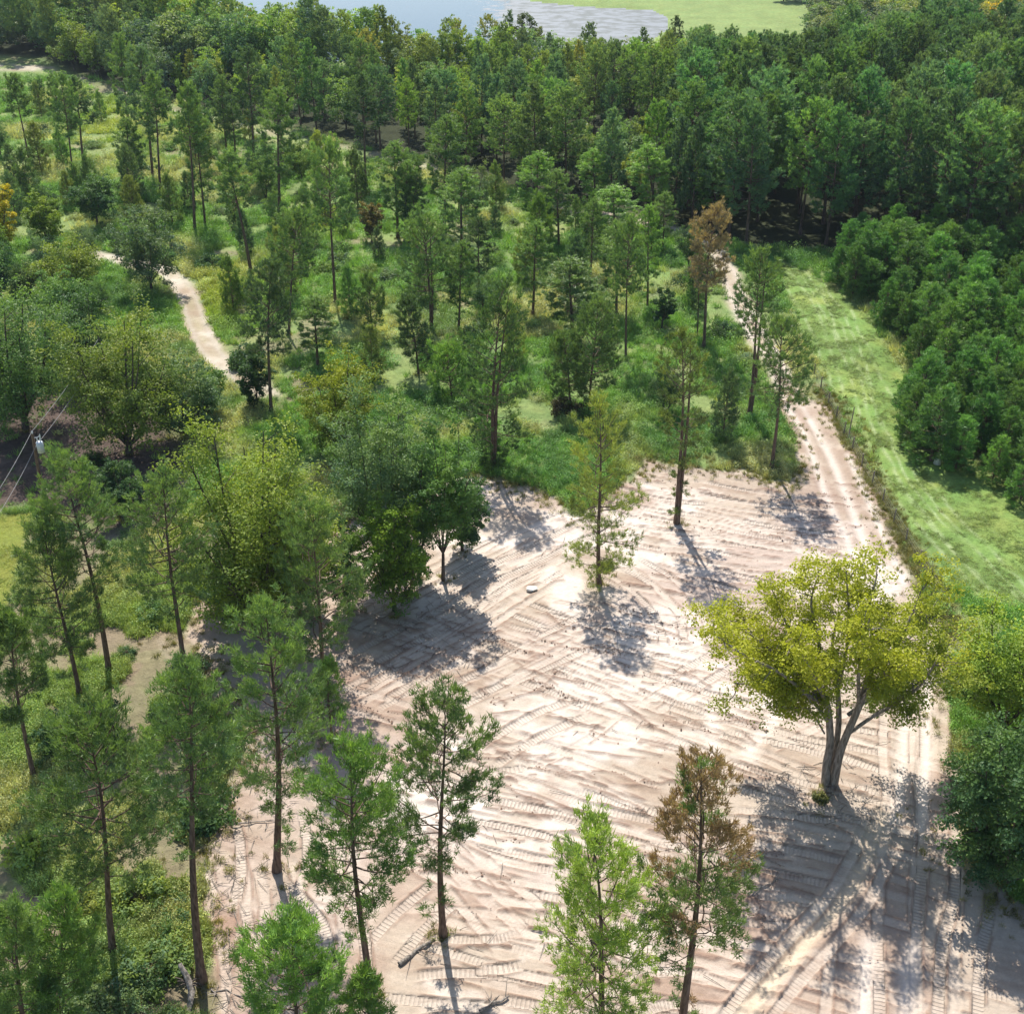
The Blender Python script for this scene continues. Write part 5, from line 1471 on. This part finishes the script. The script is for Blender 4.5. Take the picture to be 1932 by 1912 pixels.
log_at((415, 1560), (520, 1548), .05, 'thin branch lying across the narrow dirt strip', seed=4, twigs=3)
log_at((1420, 1690), (1470, 1655), .05, 'dead branch under the browning pine', seed=5, twigs=4)

def stump():
    B = G(366, 1885); r = np.random.default_rng(3); z = z_at(B[0], B[1])
    e = bpy.data.objects.new('toppled_stump', None); COL.objects.link(e); e.location = (B[0], B[1], z)
    e['label'] = 'toppled pale stump with torn roots at the slim pine foot'; e['category'] = 'stump'
    w = Wood()
    w.tube(np.array([(0, -1.6, .12), (0.02, -.8, .25), (0, 0, .5), (-.3, .5, .9), (-.75, 1.0, 1.25)]), [.12, .14, .2, .16, .12], 8)
    thing_mesh('stump_stem', w.mesh('stump_stem', M_OBARK), '', '', e)
    w = Wood()
    for k in range(9):
        a = r.uniform(0, 6.28); L = r.uniform(.5, 1.1)
        d = np.array([math.cos(a), math.sin(a) * .6, r.uniform(-.2, .5)]) * L
        p = np.array([-.2, .3, .6])
        w.tube(np.stack([p, p + d * .5 + np.array([0, 0, .12]), p + d]), [.07, .045, .015], 5)
    thing_mesh('roots', w.mesh('roots', M_DBARK), '', '', e)
stump()

# ------------------------------------------------------------------ wire fence
def box_mesh(name, sx, sy, sz, mat, bev=.01):
    import bmesh
    bm = bmesh.new(); bmesh.ops.create_cube(bm, size=1)
    for v in bm.verts: v.co.x *= sx; v.co.y *= sy; v.co.z = (v.co.z + .5) * sz
    bmesh.ops.bevel(bm, geom=bm.edges[:], offset=bev, segments=1, affect='EDGES')
    me = bpy.data.meshes.new(name); bm.to_mesh(me); bm.free(); me.materials.append(mat); return me

def fence():
    line = smooth_line(GP([(1535, 712), (1552, 745), (1580, 795), (1604, 842), (1640, 905), (1672, 960), (1702, 1012), (1740, 1075), (1800, 1185)]), 6)
    seg = np.linalg.norm(np.diff(line, axis=0), axis=1); cum = np.concatenate([[0], np.cumsum(seg)])
    e = bpy.data.objects.new('wire_fence', None); COL.objects.link(e); e.location = (line[0][0], line[0][1], 0)
    e['label'] = 'wire fence on thin weathered posts between sandy road and mown strip'; e['category'] = 'fence'
    m_post = bark_mat('weathered_post', (.16, .13, .10), (.33, .29, .24)); m_wire = plain_mat('galvanised_wire', (.30, .29, .27), .6, .3)
    w = Wood(); w.tube(np.array([(0, 0, -.3), (0, 0, .5), (.015, 0, 1.28)]), [.065, .06, .055], 7); w.tube(np.array([(.015, 0, 1.28), (.015, 0, 1.285)]), [.055, .005], 7)
    pm = w.mesh('post', m_post)
    tops = []
    for s in np.arange(0, cum[-1], 3.1):
        x = np.interp(s, cum, line[:, 0]); y = np.interp(s, cum, line[:, 1]); z = z_at(x, y)
        o = bpy.data.objects.new('post', pm); COL.objects.link(o); o.parent = e; o.location = (x - line[0][0], y - line[0][1], z)
        o.rotation_euler = (random.uniform(-.06, .06), random.uniform(-.06, .06), random.uniform(0, 6)); tops.append((x - line[0][0], y - line[0][1], z))
    T = np.array(tops)
    for h in (.28, .55, .82, 1.08):
        w = Wood(); w.tube(T + np.array([0, 0, h]), np.full(len(T), .006), 4)
        o = thing_mesh('wire', w.mesh('wire', m_wire), '', '', e)
    # taller lone marker pole in the mown strip
    B = G(1601, 826); w = Wood(); h, _ = reach(1601, 826, 1606, 768)
    w.tube(np.array([(0, 0, -.3), (0, 0, 1.5), (.05, 0, h)]), [.06, .055, .045], 7)
    o = thing_mesh('marker_pole', w.mesh('marker_pole', m_post), 'tall thin pole standing alone beside the wire fence', 'pole'); o.location = (B[0], B[1], z_at(B[0], B[1]))
fence()

# ------------------------------------------------------------------ utility pole and lines
def utility_pole():
    Bx, By = 92, 1005
    B = G(Bx, By); h, dx = reach(Bx, By, 61, 818)
    e = bpy.data.objects.new('utility_pole', None); COL.objects.link(e); e.location = (B[0], B[1], 0)
    e['label'] = 'wooden utility pole with grey transformer over the shaded ground'; e['category'] = 'utility pole'
    m_w = bark_mat('pole_wood', (.10, .065, .045), (.22, .15, .11)); m_g = plain_mat('transformer_paint', (.55, .58, .60), .4); m_c = plain_mat('porcelain', (.75, .75, .73), .3)
    w = Wood(); w.tube(np.array([(0, 0, -.4), (dx * .5, 0, h / 2), (dx, 0, h)]), [.17, .14, .11], 10)
    thing_mesh('pole_shaft', w.mesh('pole_shaft', m_w), '', '', e)
    w = Wood(); top = np.array([dx, 0, h])
    c = top + np.array([.42, -.1, -1.1])
    w.tube(np.array([c + (0, 0, -.5), c + (0, 0, -.48), c + (0, 0, .40), c + (0, 0, .46)]), [.02, .27, .27, .20], 14)
    w.tube(np.array([c + (0, 0, .46), c + (0, 0, .5)]), [.20, .01], 14)
    tk = thing_mesh('transformer', w.mesh('transformer', m_g), '', '', e)
    for q in (-.1, .1):
        w = Wood(); w.tube(np.array([c + (q, 0, .48), c + (q, 0, .60), c + (q * 1.3, 0, .80)]), [.05, .06, .03], 8)
        thing_mesh('bushing', w.mesh('bushing', m_c), '', '', tk)
    w = Wood(); w.tube(np.array([top + (0, 0, .0), top + (0, 0, .16), top + (0, 0, .26)]), [.05, .08, .03], 8)
    thing_mesh('insulator', w.mesh('insulator', m_c), '', '', e)
    w = Wood(); w.tube(np.array([top + (0, 0, -.35), top + (.35, -.05, -.30), top + (.55, -.05, -.15)]), [.03, .03, .03], 6)
    thing_mesh('bracket', w.mesh('bracket', m_g), '', '', e)
    w = Wood(); w.tube(np.array([top + (.55, -.05, -.45), top + (.56, -.05, -.15), top + (.57, -.05, 0)]), [.045, .055, .03], 8)
    thing_mesh('fuse_cutout', w.mesh('fuse_cutout', m_c), '', '', e)
    T = np.array([B[0], B[1], 0]) + top
    far_ = G(200, 600, h)[:3]; near_ = G(-40, 990, h - .3)
    m_l = plain_mat('aluminium_line', (.22, .22, .22), .6, .2)
    for k, (dz, dxx, lab) in enumerate(((.2, 0, 'upper power line running over the litter ground'), (-1.0, .1, 'lower power line hung under the upper one'))):
        far_ = G(185, 640 + 30 * k, h + dz); near_ = G(-60 + 25 * k, 1008 + 10 * k, h + dz)
        for tag_, a, b in (('far', T + (dxx, 0, dz), far_), ('near', T + (dxx, 0, dz), near_)):
            t = np.linspace(0, 1, 14); P = a[None] * (1 - t[:, None]) + b[None] * t[:, None]; P[:, 2] -= .5 * 4 * t * (1 - t) * .6
            w = Wood(); w.tube(P, np.full(14, .016), 5)
            thing_mesh('power_line', w.mesh('power_line', m_l), lab + (', span going away behind the oaks' if tag_ == 'far' else ', span coming toward the left edge'), 'power line')
utility_pole()

# ------------------------------------------------------------------ small bits people left
def small_bits():
    m = plain_mat('white_plastic', (.8, .8, .78), .5)
    import bmesh
    for nm, px, py, s, lab in (('white_bucket', 1767, 878, .32, 'white upturned bucket under the front plantation pines'),):
        B = G(px, py); w = Wood(); w.tube(np.array([(0, 0, 0), (0, 0, .02), (0, 0, .62), (0, 0, .66), (0, 0, .67)]) , [.2, .34, .27, .27, .01], 14)
        o = thing_mesh(nm, w.mesh(nm, m), lab, 'bucket'); o.location = (B[0], B[1], z_at(B[0], B[1]))
    B = G(1003, 1112)
    bm = bmesh.new(); bmesh.ops.create_icosphere(bm, subdivisions=2, radius=.35)
    rr_ = random.Random(4)
    for v in bm.verts: v.co *= rr_.uniform(.8, 1.15); v.co.z *= .5; v.co.x *= 1.3
    me = bpy.data.meshes.new('pale_rock'); bm.to_mesh(me); bm.free(); me.materials.append(plain_mat('pale_stone', (.62, .6, .56), .9))
    o = thing_mesh('pale_rock', me, 'pale grey rock on the turned soil at the shadow corner', 'rock'); o.location = (B[0], B[1], z_at(B[0], B[1]) + .1)
small_bits()

# ------------------------------------------------------------------ the air
def air():
    import bmesh
    bm = bmesh.new(); bmesh.ops.create_cube(bm, size=1)
    for v in bm.verts:
        v.co.x *= 26000; v.co.y = -150 + (v.co.y + .5) * 9000; v.co.z = -3 + (v.co.z + .5) * 60
    me = bpy.data.meshes.new('haze'); bm.to_mesh(me); bm.free()
    m = bpy.data.materials.new('thin_air'); m.use_nodes = True; nt = m.node_tree; nt.nodes.clear()
    v = nt.nodes.new('ShaderNodeVolumePrincipled'); v.inputs['Color'].default_value = (.72, .84, 1, 1); v.inputs['Density'].default_value = .00008; v.inputs['Anisotropy'].default_value = .2
    o = nt.nodes.new('ShaderNodeOutputMaterial'); nt.links.new(v.outputs[0], o.inputs['Volume'])
    me.materials.append(m)
    ob = bpy.data.objects.new('haze', me); COL.objects.link(ob); ob['kind'] = 'stuff'; ob['label'] = 'thin haze in the air over the wood'
air()

# ------------------------------------------------------------------ tell look-alikes apart by their order from left to right
def order_labels():
    bpy.context.view_layer.update()
    d = {}
    for o in COL.objects:
        if o.parent is None and o.get('label') and o.get('category'): d.setdefault(o['label'], []).append(o)
    W = ['one', 'two', 'three', 'four', 'five', 'six', 'seven', 'eight', 'nine', 'ten', 'eleven', 'twelve', 'thirteen', 'fourteen', 'fifteen', 'sixteen', 'seventeen', 'eighteen', 'nineteen', 'twenty']
    O = ['leftmost', 'second from left', 'third from left', 'fourth from left', 'fifth from left', 'sixth from left', 'seventh from left', 'eighth from left', 'ninth from left', 'tenth from left', 'eleventh from left', 'twelfth from left', 'thirteenth from left', 'fourteenth from left', 'fifteenth from left', 'sixteenth from left', 'seventeenth from left', 'eighteenth from left', 'nineteenth from left', 'twentieth from left']
    for lab, os_ in d.items():
        n = len(os_)
        if n < 2 or n > 20: continue
        os_.sort(key=lambda o: to_px(o.location.x, o.location.y)[0])
        for i, o in enumerate(os_):
            w = O[i] if i < n - 1 else 'rightmost'
            t = '%s, %s of %s' % (lab, w, W[n - 1])
            if len(t.split()) > 16: t = '%s, %s' % (lab, w)
            if len(t.split()) > 16: t = '%s, %s' % (lab.replace(' in the dark wood', ' in dark wood').replace(' the ', ' '), w)
            if len(t.split()) > 16: t = t.replace('rounded ', '').replace(', front rank', '')
            o['label'] = t
order_labels()
